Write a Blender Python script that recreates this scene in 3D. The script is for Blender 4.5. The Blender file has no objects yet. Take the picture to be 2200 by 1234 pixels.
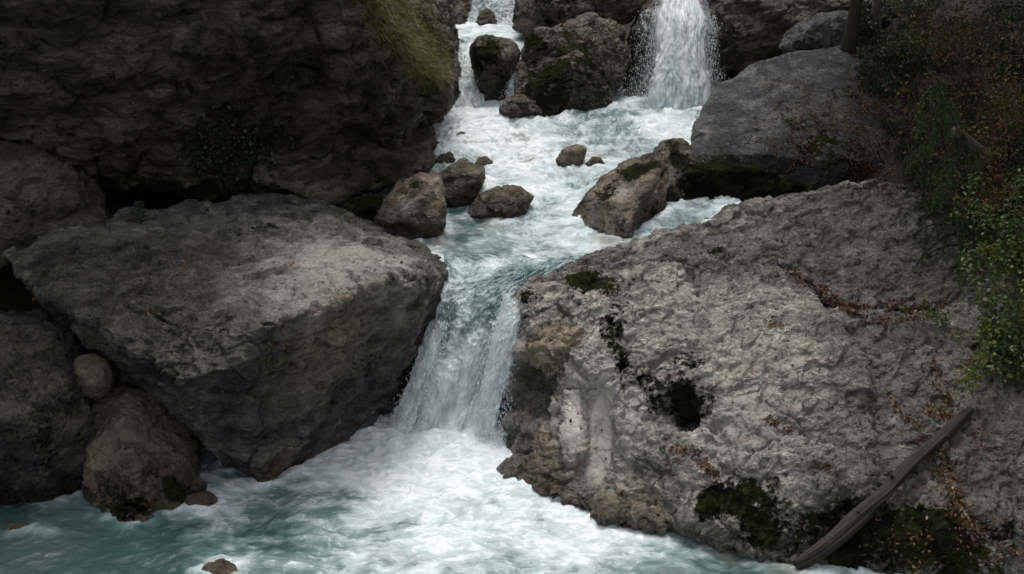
import bpy, math, random
import numpy as np
from mathutils import Vector, Matrix
from mathutils.bvhtree import BVHTree

R = math.radians
S = bpy.context.scene
COL = S.collection
rng = np.random.default_rng(7)
random.seed(7)

# ------------------------------------------------------------------ camera
CAM = np.array([0.0, 0.0, 8.1]); PITCH = R(18.0); FPX = 2200 * 50 / 36
cd = bpy.data.cameras.new('camera'); cam = bpy.data.objects.new('camera', cd); COL.objects.link(cam)
cam.location = CAM; cam.rotation_euler = (R(90) - PITCH, 0, 0)
cd.lens = 50; cd.sensor_width = 36; cd.clip_start = 0.05; cd.clip_end = 400
S.camera = cam
# ------------------------------------------------------------------ light
SUN_EL, SUN_AZ = 68.0, 2.0          # azimuth: clockwise from +Y, where the sun stands
W = bpy.data.worlds.new('World'); S.world = W; W.use_nodes = True
wn = W.node_tree.nodes; bg = wn['Background']
sk = wn.new('ShaderNodeTexSky'); sk.sky_type = 'NISHITA'; sk.sun_disc = False
sk.sun_elevation = R(SUN_EL); sk.sun_rotation = R(SUN_AZ); sk.air_density = 1.6; sk.dust_density = 5.0; sk.ozone_density = 1.0
hs = wn.new('ShaderNodeHueSaturation'); hs.inputs['Saturation'].default_value = .30; W.node_tree.links.new(sk.outputs[0], hs.inputs['Color']); W.node_tree.links.new(hs.outputs[0], bg.inputs[0]); bg.inputs[1].default_value = 0.15
sl = bpy.data.lights.new('sun', 'SUN'); sl.energy = 1.05; sl.angle = R(18); sl.color = (1.0, 0.965, 0.92)
so = bpy.data.objects.new('sun', sl); COL.objects.link(so)
sd = Vector((math.sin(R(SUN_AZ)) * math.cos(R(SUN_EL)), math.cos(R(SUN_AZ)) * math.cos(R(SUN_EL)), math.sin(R(SUN_EL))))
so.rotation_euler = sd.to_track_quat('Z', 'Y').to_euler(); so.location = (0, 10, 30)
S.view_settings.view_transform = 'Standard'; S.view_settings.look = 'None'
S.view_settings.exposure = 0.42; S.view_settings.gamma = 1; S.view_settings.use_curve_mapping = False
S.cycles.max_bounces = 6; S.cycles.diffuse_bounces = 3; S.cycles.glossy_bounces = 2; S.cycles.transparent_max_bounces = 12

# ------------------------------------------------------------------ image <-> world
cP, sP = math.cos(PITCH), math.sin(PITCH)
def pdir(px, py):
    a = (px - 1100) / FPX; b = (617 - py) / FPX
    return np.array([a, cP + b * sP, -sP + b * cP])
def P(px, py, Y):
    d = pdir(px, py); return CAM + d * (Y / d[1])
def PZ(px, py, z):
    d = pdir(px, py); return CAM + d * ((z - CAM[2]) / d[2])
def project(v):
    q = v - CAM
    dep = q[:, 1] * cP - q[:, 2] * sP
    up = q[:, 1] * sP + q[:, 2] * cP
    dep = np.maximum(dep, 0.1)
    return 1100 + FPX * q[:, 0] / dep, 617 - FPX * up / dep, dep

# ------------------------------------------------------------------ noise
_pr = np.random.default_rng(3)
PERM = _pr.permutation(256).astype(np.int32)
GRAD = _pr.normal(size=(256, 3)).astype(np.float32); GRAD /= np.linalg.norm(GRAD, axis=1)[:, None]
RND = _pr.random((256, 3)).astype(np.float32)
def hsh(ix, iy, iz, s):
    return PERM[(PERM[(PERM[(ix + s) & 255] + iy) & 255] + iz) & 255]
def perlin(p, s=0):
    p = p.astype(np.float32); i = np.floor(p).astype(np.int32); f = p - i
    w = f * f * f * (f * (f * 6 - 15) + 10); out = 0
    for dx in (0, 1):
        wx = w[:, 0] if dx else 1 - w[:, 0]
        for dy in (0, 1):
            wy = w[:, 1] if dy else 1 - w[:, 1]
            for dz in (0, 1):
                wz = w[:, 2] if dz else 1 - w[:, 2]
                g = GRAD[hsh(i[:, 0] + dx, i[:, 1] + dy, i[:, 2] + dz, s)]
                out = out + wx * wy * wz * (g[:, 0] * (f[:, 0] - dx) + g[:, 1] * (f[:, 1] - dy) + g[:, 2] * (f[:, 2] - dz))
    return out * 1.5
def fbm(p, s=0, o=4, g=0.5, l=2.03, ridge=False):
    a, t, n = 1.0, 0, 0
    for k in range(o):
        v = perlin(p * (l ** k), s + k * 17)
        if ridge: v = 1 - 2 * np.abs(v)
        t = t + a * v; n += a; a *= g
    return t / n
def worley(p, s=0):
    p = p.astype(np.float32); i = np.floor(p).astype(np.int32)
    n = len(p); f1 = np.full(n, 9, np.float32); f2 = f1.copy(); cid = np.zeros(n, np.int32); cp = np.zeros((n, 3), np.float32)
    for dx in (-1, 0, 1):
        for dy in (-1, 0, 1):
            for dz in (-1, 0, 1):
                c = i + np.array([dx, dy, dz], np.int32)
                h = hsh(c[:, 0], c[:, 1], c[:, 2], s)
                q = c + RND[h]; d = ((q - p) ** 2).sum(1)
                m = d < f1
                f2 = np.where(m, f1, np.minimum(f2, d)); f1 = np.where(m, d, f1)
                cid[m] = h[m]; cp[m] = q[m]
    return np.sqrt(f1), np.sqrt(f2), cid, cp
def warp(p, f, a, s):
    return p + a * np.stack([perlin(p * f, s), perlin(p * f + 31.7, s + 1), perlin(p * f - 17.3, s + 2)], 1)
def sstep(x, a, b):
    t = np.clip((x - a) / (b - a), 0, 1); return t * t * (3 - 2 * t)

# ------------------------------------------------------------------ mesh helpers
def mesh_np(name, v, faces):
    """faces: list of int arrays (n,k)"""
    me = bpy.data.meshes.new(name)
    if not isinstance(faces, list): faces = [faces]
    v = np.asarray(v, np.float32)
    me.vertices.add(len(v)); me.vertices.foreach_set('co', v.ravel())
    nl = sum(f.size for f in faces); nf = sum(len(f) for f in faces)
    me.loops.add(nl); me.polygons.add(nf)
    me.loops.foreach_set('vertex_index', np.concatenate([f.ravel() for f in faces]).astype(np.int32))
    tot = np.concatenate([np.full(len(f), f.shape[1]) for f in faces]).astype(np.int32)
    st = np.concatenate([[0], np.cumsum(tot)[:-1]]).astype(np.int32)
    me.polygons.foreach_set('loop_start', st)
    me.update(calc_edges=True); me.validate()
    return me
def attr(me, name, a, vec=False):
    if vec:
        x = me.attributes.new(name, 'FLOAT_VECTOR', 'POINT'); x.data.foreach_set('vector', np.asarray(a, np.float32).ravel())
    else:
        x = me.attributes.new(name, 'FLOAT', 'POINT'); x.data.foreach_set('value', np.asarray(a, np.float32))
def smooth(me):
    me.polygons.foreach_set('use_smooth', np.ones(len(me.polygons), bool)); me.update()
def getco(me):
    a = np.empty(len(me.vertices) * 3, np.float32); me.vertices.foreach_get('co', a); return a.reshape(-1, 3)
def setco(me, v):
    me.vertices.foreach_set('co', v.astype(np.float32).ravel()); me.update()
def getno(me):
    a = np.empty(len(me.vertices) * 3, np.float32); me.vertex_normals.foreach_get('vector', a); return a.reshape(-1, 3)
def link(name, me, mat=None, parent=None, origin=None):
    o = bpy.data.objects.new(name, me); COL.objects.link(o)
    if mat: me.materials.append(mat)
    if origin is not None and me:
        v = getco(me) - np.asarray(origin, np.float32); setco(me, v); o.location = origin
    if parent: o.parent = parent
    return o
def tag(o, label=None, cat=None, group=None, kind=None):
    if label: o['label'] = label
    if cat: o['category'] = cat
    if group: o['group'] = group
    if kind: o['kind'] = kind
    return o
def thing(name, loc, label, cat, group=None):
    o = bpy.data.objects.new(name, None); COL.objects.link(o); o.location = loc; o.empty_display_size = 0.2
    bpy.context.view_layer.update()
    return tag(o, label, cat, group)
def part(name, v, faces, mat, root, var=None, sm=True, label=None):
    me = mesh_np(name, np.asarray(v, np.float32) - np.asarray(root.location, np.float32), faces)
    if var is not None: attr(me, 'var', var)
    if sm: smooth(me)
    o = link(name, me, mat, root)
    if label: o['label'] = label
    return o

# ------------------------------------------------------------------ node helpers
class NT:
    def __init__(s, name):
        s.m = bpy.data.materials.new(name); s.m.use_nodes = True; s.t = s.m.node_tree
        s.b = s.t.nodes['Principled BSDF']; s.out = s.t.nodes['Material Output']
    def n(s, typ, ins=None, **kw):
        x = s.t.nodes.new(typ)
        for k, v in kw.items(): setattr(x, k, v)
        for k, v in (ins or {}).items(): s.put(x.inputs[k], v)
        return x
    def put(s, sock, v):
        if isinstance(v, bpy.types.NodeSocket): s.t.links.new(v, sock)
        elif isinstance(v, bpy.types.Node): s.t.links.new(v.outputs[0], sock)
        else: sock.default_value = v
    def math(s, op, a, b=0.0, c=0.0, clamp=False):
        x = s.n('ShaderNodeMath', {0: a, 1: b, 2: c}, operation=op); x.use_clamp = clamp; return x.outputs[0]
    def mix(s, f, a, b, blend='MIX'):
        x = s.n('ShaderNodeMix', data_type='RGBA', blend_type=blend)
        s.put(x.inputs[0], f); s.put(x.inputs[6], a); s.put(x.inputs[7], b); return x.outputs[2]
    def mixf(s, f, a, b):
        x = s.n('ShaderNodeMix', {0: f, 2: a, 3: b}, data_type='FLOAT'); return x.outputs[0]
    def noise(s, vec, scale, detail=5, rough=0.55, dist=0.0):
        return s.n('ShaderNodeTexNoise', {'Vector': vec, 'Scale': scale, 'Detail': detail, 'Roughness': rough, 'Distortion': dist}).outputs[0]
    def step(s, x, a, b):
        r = s.n('ShaderNodeMapRange', {'Value': x, 'From Min': a, 'From Max': b}, interpolation_type='SMOOTHSTEP'); return r.outputs[0]
    def at(s, name, vec=False):
        x = s.n('ShaderNodeAttribute', attribute_name=name); return x.outputs['Vector' if vec else 'Fac']
    def mapv(s, vec, sc, rot=(0, 0, 0)):
        return s.n('ShaderNodeMapping', {'Vector': vec, 'Scale': sc, 'Rotation': rot}).outputs[0]
    def bump(s, h, strength, dist, normal=None):
        ins = {'Height': h, 'Strength': strength, 'Distance': dist}
        if normal is not None: ins['Normal'] = normal
        return s.n('ShaderNodeBump', ins).outputs[0]
def C(r, g, b): return (r, g, b, 1)

def rock_mat(name, a, b, c, dark=C(.02, .019, .016), speck=0.0, rough=0.75, bump=1.0, streak=(1, 1, 1), rot=(0, 0, 0), mosscol=C(.034, .040, .011), mossiness=0.0, wetgloss=0.25, stain=.5, scal=.4):
    m = NT(name); g = m.n('ShaderNodeTexCoord').outputs['Object']
    gs = m.mapv(g, streak, rot)
    n1 = m.noise(gs, 0.9, 6, 0.6, 0.6); n2 = m.noise(gs, 4.5, 8, 0.65, 0.4); n3 = m.noise(gs, 22, 6, 0.7)
    n4 = m.noise(g, 90, 4, 0.7)
    col = m.mix(m.step(n1, .36, .64), a, b)
    col = m.mix(m.step(n2, .48, .70), col, c)
    col = m.mix(m.math('MULTIPLY', m.step(n3, .55, .75), .55), col, dark)
    # mottling, lighter where the relief noise is higher
    v = m.math('ADD', m.math('MULTIPLY', n3, .6), m.math('MULTIPLY', n4, 1.3))
    col = m.mix(1.0, col, m.n('ShaderNodeCombineColor', {0: v, 1: v, 2: v}).outputs[0], 'MULTIPLY')
    h0 = m.math('ADD', m.math('MULTIPLY', n2, .6), m.math('MULTIPLY', n3, .8)); hv = m.n('ShaderNodeMapRange', {'Value': h0, 'From Min': .45, 'From Max': .95, 'To Min': .72, 'To Max': 1.75}).outputs[0]
    col = m.mix(1.0, col, m.n('ShaderNodeCombineColor', {0: hv, 1: hv, 2: hv}).outputs[0], 'MULTIPLY')
    # chips: colour of each broken face
    ch = m.at('chip'); k = m.math('MULTIPLY_ADD', ch, .45, .78)
    col = m.mix(1.0, col, m.n('ShaderNodeCombineColor', {0: k, 1: k, 2: k}).outputs[0], 'MULTIPLY')
    pv = m.n('ShaderNodeTexVoronoi', {'Vector': m.n('ShaderNodeVectorMath', {0: g, 1: m.n('ShaderNodeVectorMath', {0: m.n('ShaderNodeTexNoise', {'Vector': g, 'Scale': 14.0, 'Detail': 3}).outputs[1], 3: .12}, operation='SCALE').outputs[0]}, operation='ADD').outputs[0], 'Scale': 11.0})
    pit = m.math('MULTIPLY', m.math('SUBTRACT', 1.0, m.step(pv.outputs['Distance'], .10, .22)), m.step(m.math('ADD', m.n('ShaderNodeSeparateColor', {0: pv.outputs['Color']}).outputs[0], m.noise(g, 1.1, 4)), 1.05, 1.12))
    col = m.mix(m.math('MULTIPLY', pit, .85), col, dark)
    st = m.step(m.math('ADD', m.math('MULTIPLY', m.noise(gs, 1.5, 9, .68, .8), 1.0), m.math('MULTIPLY', n3, .25)), .60, .70)
    sf = m.mixf(st, 1.0, 1.0 - stain)
    col = m.mix(1.0, col, m.n('ShaderNodeCombineColor', {0: sf, 1: m.math('MULTIPLY', sf, .985), 2: m.math('MULTIPLY', sf, .95)}).outputs[0], 'MULTIPLY')
    # thin dark cracks
    cw = m.n('ShaderNodeVectorMath', {0: gs, 1: m.n('ShaderNodeVectorMath', {0: m.n('ShaderNodeTexNoise', {'Vector': gs, 'Scale': 2.0, 'Detail': 5}).outputs[1], 3: 0.7}, operation='SCALE').outputs[0]}, operation='ADD').outputs[0]
    vc = m.math('ABSOLUTE', m.math('SUBTRACT', m.noise(m.mapv(cw, (.5, .8, 2.0), (0, R(20), 0)), 1.5, 3, .5), .5))
    crack = m.math('MULTIPLY', m.math('SUBTRACT', 1.0, m.step(vc, .0, .012)), m.step(m.noise(g, 1.7, 4), .50, .6))
    col = m.mix(m.math('MULTIPLY', crack, .85), col, dark)
    # attributes
    och = m.step(m.math('MULTIPLY_ADD', m.noise(gs, 7, 5), 1.0, m.math('MULTIPLY', m.at('ochre'), 1.1)), .72, 1.25)
    ocol = m.mix(m.step(m.noise(gs, 9, 5), .4, .65), C(.27, .20, .125), C(.47, .38, .25))
    col = m.mix(m.math('MULTIPLY', och, .8), col, ocol)
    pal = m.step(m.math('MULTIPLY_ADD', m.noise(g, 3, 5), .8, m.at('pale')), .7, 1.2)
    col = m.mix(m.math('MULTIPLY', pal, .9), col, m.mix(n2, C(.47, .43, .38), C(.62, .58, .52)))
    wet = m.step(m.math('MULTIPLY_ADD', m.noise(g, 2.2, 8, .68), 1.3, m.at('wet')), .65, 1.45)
    wf = m.mixf(wet, 1.0, .47)  # dims the colour for wet stone and for painted shade
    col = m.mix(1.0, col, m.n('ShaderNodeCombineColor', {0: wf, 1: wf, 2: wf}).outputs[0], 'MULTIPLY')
    if speck:
        sv = m.n('ShaderNodeTexVoronoi', {'Vector': g, 'Scale': 30.0, 'Randomness': 1.0}); 
        sp = m.math('MULTIPLY', m.math('SUBTRACT', 1.0, m.step(sv.outputs['Distance'], .12, .34)), m.step(m.n('ShaderNodeSeparateColor', {0: sv.outputs['Color']}).outputs[0], .45, .6))
        sp = m.math('MULTIPLY', sp, m.math('MULTIPLY', m.step(m.noise(g, 2.6, 4, .6), .42, .58), speck))
        col = m.mix(sp, col, C(.24, .21, .18))
    mo = m.math('ADD', m.math('MULTIPLY', m.noise(g, 3.2, 4, .6, .3), .9), m.math('MULTIPLY', m.noise(g, 15, 6, .7), .9))
    mo = m.math('ADD', mo, m.math('MULTIPLY_ADD', m.at('moss'), .72, mossiness))
    mo = m.step(mo, 1.20, 1.36)
    mcol = m.mix(m.step(m.noise(g, 2.2, 4), .42, .62), mosscol, m.mix(m.at('mossg'), C(.012, .011, .009), C(.07, .085, .012)))
    col = m.mix(mo, col, mcol)
    rg = m.math('ADD', m.mixf(wet, rough, wetgloss), m.math('MULTIPLY_ADD', n3, .5, -.25), clamp=True)
    rg = m.mixf(mo, rg, .95)
    m.put(m.b.inputs['Base Color'], col); m.put(m.b.inputs['Roughness'], rg)
    m.b.inputs['Specular IOR Level'].default_value = .4
    m.put(m.b.inputs['Specular IOR Level'], m.mixf(mo, .4, .05))
    n5 = m.noise(gs, 10.5, 9, .72, .5)
    sw = m.n('ShaderNodeVectorMath', {0: gs, 1: m.n('ShaderNodeVectorMath', {0: m.n('ShaderNodeTexNoise', {'Vector': gs, 'Scale': 3.0, 'Detail': 4}).outputs[1], 3: .35}, operation='SCALE').outputs[0]}, operation='ADD').outputs[0]
    sca = m.math('ADD', m.n('ShaderNodeTexVoronoi', {'Vector': sw, 'Scale': 5.5}).outputs['Distance'], m.math('MULTIPLY', m.n('ShaderNodeTexVoronoi', {'Vector': sw, 'Scale': 14.0}).outputs['Distance'], .4))
    h = m.math('ADD', m.math('MULTIPLY_ADD', n5, 1.1, m.math('MULTIPLY', n2, .8)), m.math('ADD', m.math('MULTIPLY', n3, .45), m.math('MULTIPLY', n4, .14)))
    h = m.math('ADD', h, m.math('MULTIPLY', sca, scal))
    h = m.math('SUBTRACT', h, m.math('ADD', m.math('MULTIPLY', crack, .8), m.math('MULTIPLY', pit, .3)))
    h = m.math('ADD', h, m.math('MULTIPLY', m.math('MULTIPLY', mo, m.noise(g, 60, 4, .8)), .5))
    h = m.math('MULTIPLY', h, m.math('MULTIPLY_ADD', m.at('calm'), -.85, 1.0))
    m.put(m.b.inputs['Normal'], m.bump(h, 1.0 * bump, .12))
    return m.m

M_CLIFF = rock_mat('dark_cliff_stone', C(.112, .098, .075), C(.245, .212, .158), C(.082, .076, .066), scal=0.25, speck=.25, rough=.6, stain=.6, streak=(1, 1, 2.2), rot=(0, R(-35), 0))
M_LEFT = rock_mat('grey_limestone', C(.165, .158, .146), C(.26, .246, .222), C(.34, .32, .29), scal=0.25, speck=.35, rough=.7, streak=(1, 1.3, 2.0), rot=(0, R(12), 0))
M_RIGHT = rock_mat('pale_limestone', C(.295, .277, .246), C(.45, .424, .377), C(.57, .54, .485), stain=.30, scal=.9, speck=0, rough=.66, streak=(1.2, 1, 1.6), rot=(0, R(25), 0))
M_SPECK = rock_mat('speckled_conglomerate', C(.05, .046, .042), C(.09, .082, .072), C(.115, .105, .092), speck=1.0, rough=.7)
M_BROWN = rock_mat('brown_wet_stone', C(.13, .100, .068), C(.27, .215, .155), C(.38, .33, .27), scal=0.12, rough=.28, wetgloss=.15, streak=(1, 1, 1.8), rot=(0, R(30), 0))
M_TAN = rock_mat('tan_sandstone', C(.19, .158, .114), C(.275, .228, .168), C(.22, .18, .13), scal=0.15, rough=.7)
M_MOSSY = rock_mat('mossy_stone', C(.085, .075, .055), C(.175, .15, .112), C(.24, .21, .165), scal=0.25, rough=.6, mosscol=C(.028, .033, .010))
M_GREY = rock_mat('slate_grey_stone', C(.105, .105, .108), C(.175, .174, .176), C(.25, .246, .242), scal=0.2, rough=.26, wetgloss=.25, streak=(1, 1, 1.8), rot=(0, R(-30), 0))

# ------------------------------------------------------------------ rocks
def hull_mesh(pts):
    import bmesh
    bm = bmesh.new()
    for p in pts: bm.verts.new(p)
    r = bmesh.ops.convex_hull(bm, input=bm.verts)
    dele = [g for g in bm.verts if not g.link_faces]
    bmesh.ops.delete(bm, geom=dele, context='VERTS')
    bmesh.ops.recalc_face_normals(bm, faces=bm.faces)
    me = bpy.data.meshes.new('h'); bm.to_mesh(me); bm.free(); return me
def hull(front, thick=1.5, shrink=.8, drop=0.0, extra=()):
    f = np.array([P(*p) for p in front]); c = f.mean(0)
    dy = np.array([0, thick, -drop])
    b = c + (f - c) * shrink + dy
    return np.vstack([f, b] + ([np.array(extra)] if len(extra) else []))
def auto(outline, Y, lean=.5, bulge=.35, thick=None):
    """outline polygon in photo pixels, standing at distance Y (its foot), leaning back with height"""
    o = np.array(outline, float); by = o[:, 1].max(); mpp = Y * 1.05 / FPX
    size = (o.max(0) - o.min(0)).max() * mpp
    pts = [(x, y, Y + lean * (by - y) * mpp) for x, y in o]
    c = o.mean(0)
    rr_ = np.random.default_rng(int(o.sum()))
    for i, (x, y) in enumerate(o):
        if i % 2: continue
        q = c + (np.array([x, y]) - c) * rr_.uniform(.35, .8)
        pts.append((q[0], q[1], Y + lean * (by - q[1]) * mpp - bulge * size * rr_.uniform(.25, .75)))
    return hull(pts, thick if thick else size * .7, .75, .1)
ROCKS = []
def rock(name, label, hulls, mat, voxel=.03, seed=1, big=.05, chip=.5, scallop=0.0, fine=1.0, rnd=2, cat='boulder', group=None, cf=1.6, paint=None, upmoss=0.0, strat=0.0, crackd=0.0, pre=None, an=22, calm=()):
    meshes = [hull_mesh(h) for h in hulls]
    import bmesh
    bm = bmesh.new()
    for me in meshes: bm.from_mesh(me); bpy.data.meshes.remove(me)
    me = bpy.data.meshes.new(name); bm.to_mesh(me); bm.free()
    tmp = bpy.data.objects.new('tmp', me); COL.objects.link(tmp)
    md = tmp.modifiers.new('r', 'REMESH'); md.mode = 'VOXEL'; md.voxel_size = voxel; md.adaptivity = 0
    dg = bpy.context.evaluated_depsgraph_get()
    out = bpy.data.meshes.new_from_object(tmp.evaluated_get(dg)); bpy.data.objects.remove(tmp); bpy.data.meshes.remove(me)
    me = out; me.name = name
    e = np.empty(len(me.edges) * 2, np.int32); me.edges.foreach_get('vertices', e); e = e.reshape(-1, 2)
    v = getco(me); n = len(v); deg = np.bincount(e.ravel(), minlength=n)[:, None] + 1e-9
    def lap(v, it):
        for _ in range(it):
            s = np.stack([np.bincount(e[:, 0], v[e[:, 1], k], n) + np.bincount(e[:, 1], v[e[:, 0], k], n) for k in range(3)], 1)
            v = v * .4 + .6 * s / deg
        return v
    v = lap(v, rnd)
    setco(me, v); no = getno(me)
    # broad undulation
    v = v + no * (big * fbm(v * .9, seed, 3) * 2.0 + big * .6 * fbm(v * 2.6, seed + 5, 3) * 2.0)[:, None]
    if pre is not None: v = pre(v, no)
    setco(me, v); no = getno(me)
    d = np.zeros(n); chipv = np.zeros(n)
    if chip:
        for f, a in ((cf, .075), (cf * 2.7, .034), (cf * 6.5, .013)):
            q = warp(v * f, 1.1, .22, seed + 3); q[:, 2] *= 1.5
            f1, f2, cid, cp = worley(q, seed + int(f * 10))
            gr = GRAD[cid]
            d += chip * a * np.clip(((q - cp) * gr).sum(1) + (RND[cid, 0] - .5) * .9, -.9, .7)
            chipv += (RND[cid, 1] - .5) * (1.0 if f < 3 else .7)
    if scallop:
        for f, a in ((2.4, .085), (5.2, .045)):
            q = warp(v * f, .8, .55, seed + 8); q[:, 2] *= 1.25
            f1, f2, cid, cp = worley(q, seed + 40 + int(f))
            d += scallop * a * (np.minimum(f1, .9) ** 1.7 - .3)
    if strat:
        q = warp(warp(v, .8, .3, seed + 9), 2.6, .12, seed + 12); t = (q[:, 2] * .8 - .5 * q[:, 1] + .35 * q[:, 0]) * 4.2
        fr = t - np.floor(t); t2 = t * 2.6 + fbm(v * 2.0, seed + 14, 3) * 1.6; fr2 = t2 - np.floor(t2); d += strat * (.062 * fr ** 2 + .024 * fr2 ** 2)
    if crackd:
        r = np.abs(perlin(warp(v * .9, 1.2, .35, seed + 60), seed + 61)); d -= crackd * .13 * (1 - sstep(r, 0, .05)) * sstep(fbm(v * .7, seed + 63, 2), -.1, .15)
    ca, sa = math.cos(R(an)), math.sin(R(an)); al = v[:, 0] * ca + v[:, 2] * sa; ac = -v[:, 0] * sa + v[:, 2] * ca
    va = np.stack([al * .5, v[:, 1] * .9, ac * 1.35], 1); va = warp(va, 1.5, .2, seed + 70)
    d += fine * (.034 * fbm(va * 3.2, seed + 21, 4, .6) + .042 * fbm(va * 4.6, seed + 31, 4, .58, ridge=True) + .028 * fbm(va * 13, seed + 35, 3, .62, ridge=True))
    calmv = np.zeros(n)
    if calm:
        px, py, dep = project(v); km = np.ones(n)
        for bx, by_, rx_, ry_ in calm: km = np.minimum(km, .12 + .88 * sstep(np.sqrt(((px - bx) / rx_) ** 2 + ((py - by_) / ry_) ** 2) + .25 * perlin(v * 2.2, seed + 80), .55, 1.1))
        d *= km; calmv = 1 - km
    v = v + no * d[:, None]
    setco(me, v); no = getno(me)
    attr(me, 'calm', calmv); attr(me, 'chip', np.clip(chipv * .6 + .5, 0, 1))
    px, py, dep = project(v)
    wl = np.where(v[:, 1] < 18.7, .06, np.interp(v[:, 1], [18.7, 19.6, 20.5, 22, 24, 26, 28, 29, 30.3, 33], [1.6, 1.88, 1.97, 2.12, 2.38, 2.62, 2.80, 2.85, 3.65, 3.7]))
    splash = 1.0 * (1 - sstep(v[:, 2] - wl + .12 * fbm(v * 3, seed + 90, 3), .03, .42))
    A = dict(moss=np.zeros(n), ochre=np.zeros(n), wet=splash, pale=np.zeros(n), mossg=np.zeros(n))  # wet and moss masks also carry painted shade on a few rocks
    nz = .5 * fbm(v * 1.3, seed + 50, 5, .62)
    if mat in (M_BROWN, M_MOSSY):
        A['pale'] = A['pale'] + .9 * fbm(v * 2.1, seed + 51, 4) - .08; A['moss'] = A['moss'] + .32 * sstep(no[:, 2] + nz, .2, .9) * (fbm(v * 1.7, seed + 52, 3) > -.05)
    if upmoss: A['moss'] += upmoss * sstep(no[:, 2] + nz, .1, .9)
    for key, blobs in (paint or {}).items():
        for bx, by_, r, s in blobs:
            dd = (px - bx) ** 2 + (py - by_) ** 2
            near = np.where(dd < max(dd.min() * 1.5, 64.0))[0]
            ctr = v[near[np.argmin(dep[near])]]
            rr = r * dep[near].min() / FPX
            dist = np.sqrt(((v - ctr) ** 2).sum(1)) / rr + nz
            A[key] = A[key] + s * (1 - sstep(dist, .1, 1.6))
    for k, a in A.items(): attr(me, k, np.clip(a, -1, 1))
    smooth(me)
    lo, hi = v.min(0), v.max(0)
    o = link(name, me, mat, None, ((lo[0] + hi[0]) / 2, (lo[1] + hi[1]) / 2, lo[2]))
    tag(o, label, cat, group)
    ROCKS.append(o)
    return o

exec_rocks = True
G_STREAM = 'boulders standing in the rapids'
# --- big left boulder
top = [(15, 548, 18.6), (130, 500, 19.3), (270, 462, 20.2), (420, 440, 21.0), (560, 416, 21.8), (640, 420, 21.8), (755, 487, 21.3), (860, 510, 20.9), (945, 552, 20.2), (966, 588, 19.7)]
rim = [(958, 640, 19.3), (870, 608, 17.9), (838, 592, 17.7), (720, 652, 16.8), (640, 692, 16.5), (560, 692, 16.3), (500, 790, 15.9), (385, 815, 15.9), (200, 705, 16.9), (60, 610, 17.9)]
low = [(930, 700, 19.5), (870, 880, 19.2), (830, 945, 18.9), (640, 1010, 17.5), (578, 1050, 16.8), (555, 1035, 16.9), (480, 975, 17.3), (380, 890, 17.3), (280, 820, 17.5)]
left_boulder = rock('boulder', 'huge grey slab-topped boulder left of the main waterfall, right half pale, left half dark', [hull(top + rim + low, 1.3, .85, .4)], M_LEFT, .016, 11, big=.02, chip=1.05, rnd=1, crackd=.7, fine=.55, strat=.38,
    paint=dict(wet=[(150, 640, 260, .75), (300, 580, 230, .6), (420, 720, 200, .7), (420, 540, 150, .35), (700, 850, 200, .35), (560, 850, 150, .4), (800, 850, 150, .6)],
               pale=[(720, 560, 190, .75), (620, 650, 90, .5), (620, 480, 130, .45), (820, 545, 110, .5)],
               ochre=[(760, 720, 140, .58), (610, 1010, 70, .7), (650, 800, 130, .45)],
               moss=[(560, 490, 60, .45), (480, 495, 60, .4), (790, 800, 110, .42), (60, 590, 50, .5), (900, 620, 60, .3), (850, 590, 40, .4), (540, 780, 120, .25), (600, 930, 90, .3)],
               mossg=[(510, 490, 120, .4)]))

# --- big right boulder
h1 = hull([(1118, 618, 18.9), (1150, 600, 19.2), (1235, 572, 19.7), (1390, 552, 20.3), (1402, 508, 20.9), (1500, 492, 21.4), (1640, 540, 20.6), (1200, 700, 17.9), (1130, 700, 18.2),
           (1330, 740, 17.5), (1560, 780, 17.0), (1700, 700, 17.9), (1480, 930, 16.1), (1600, 1060, 15.2), (1640, 1200, 14.7), (1500, 1130, 15.1), (1400, 1115, 15.5), (1880, 1060, 14.8), (1900, 1210, 14.4), (1850, 760, 17.0), (1450, 1010, 15.8)], 1.6, .85, 1.2)
h2 = hull([(1118, 640, 18.8), (1200, 640, 18.6), (1112, 760, 18.4), (1085, 830, 18.25), (1210, 790, 17.55), (1300, 800, 17.3), (1340, 950, 16.6), (1280, 1095, 15.9), (1400, 1130, 15.35), (1180, 1060, 16.5), (1105, 1000, 17.3), (1130, 920, 17.5), (1240, 640, 18.3), (1420, 760, 17.2), (1450, 1000, 16.1)], 1.4, .85, .3)
h3 = hull([(1500, 500, 21.2), (1570, 455, 21.9), (1700, 432, 22.4), (1900, 396, 23.0), (2010, 392, 23.2), (2200, 430, 23.0), (2350, 520, 22.0), (1700, 590, 19.8), (1830, 670, 18.8), (2030, 660, 18.9), (2250, 720, 18.0), (1620, 540, 20.4)], 1.8, .9, .6)
h4 = hull([(1700, 690, 17.9), (1850, 690, 18.3), (2050, 680, 18.6), (2250, 730, 18.0), (2450, 820, 17.2), (2300, 1000, 15.5), (2250, 1140, 14.6), (1950, 1170, 14.5), (1760, 1080, 15.0), (1620, 900, 16.2), (1560, 800, 16.9), (2300, 1235, 14.3), (1900, 1240, 14.3)], 2.0, .9, .6)
h5 = hull([(1085, 1020, 16.9), (1110, 985, 17.2), (1180, 1000, 16.7), (1300, 1060, 15.9), (1420, 1110, 15.3), (1420, 1140, 15.2), (1280, 1105, 15.7), (1160, 1065, 16.35), (1250, 950, 16.9)], .8, .8, .2)
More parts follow.
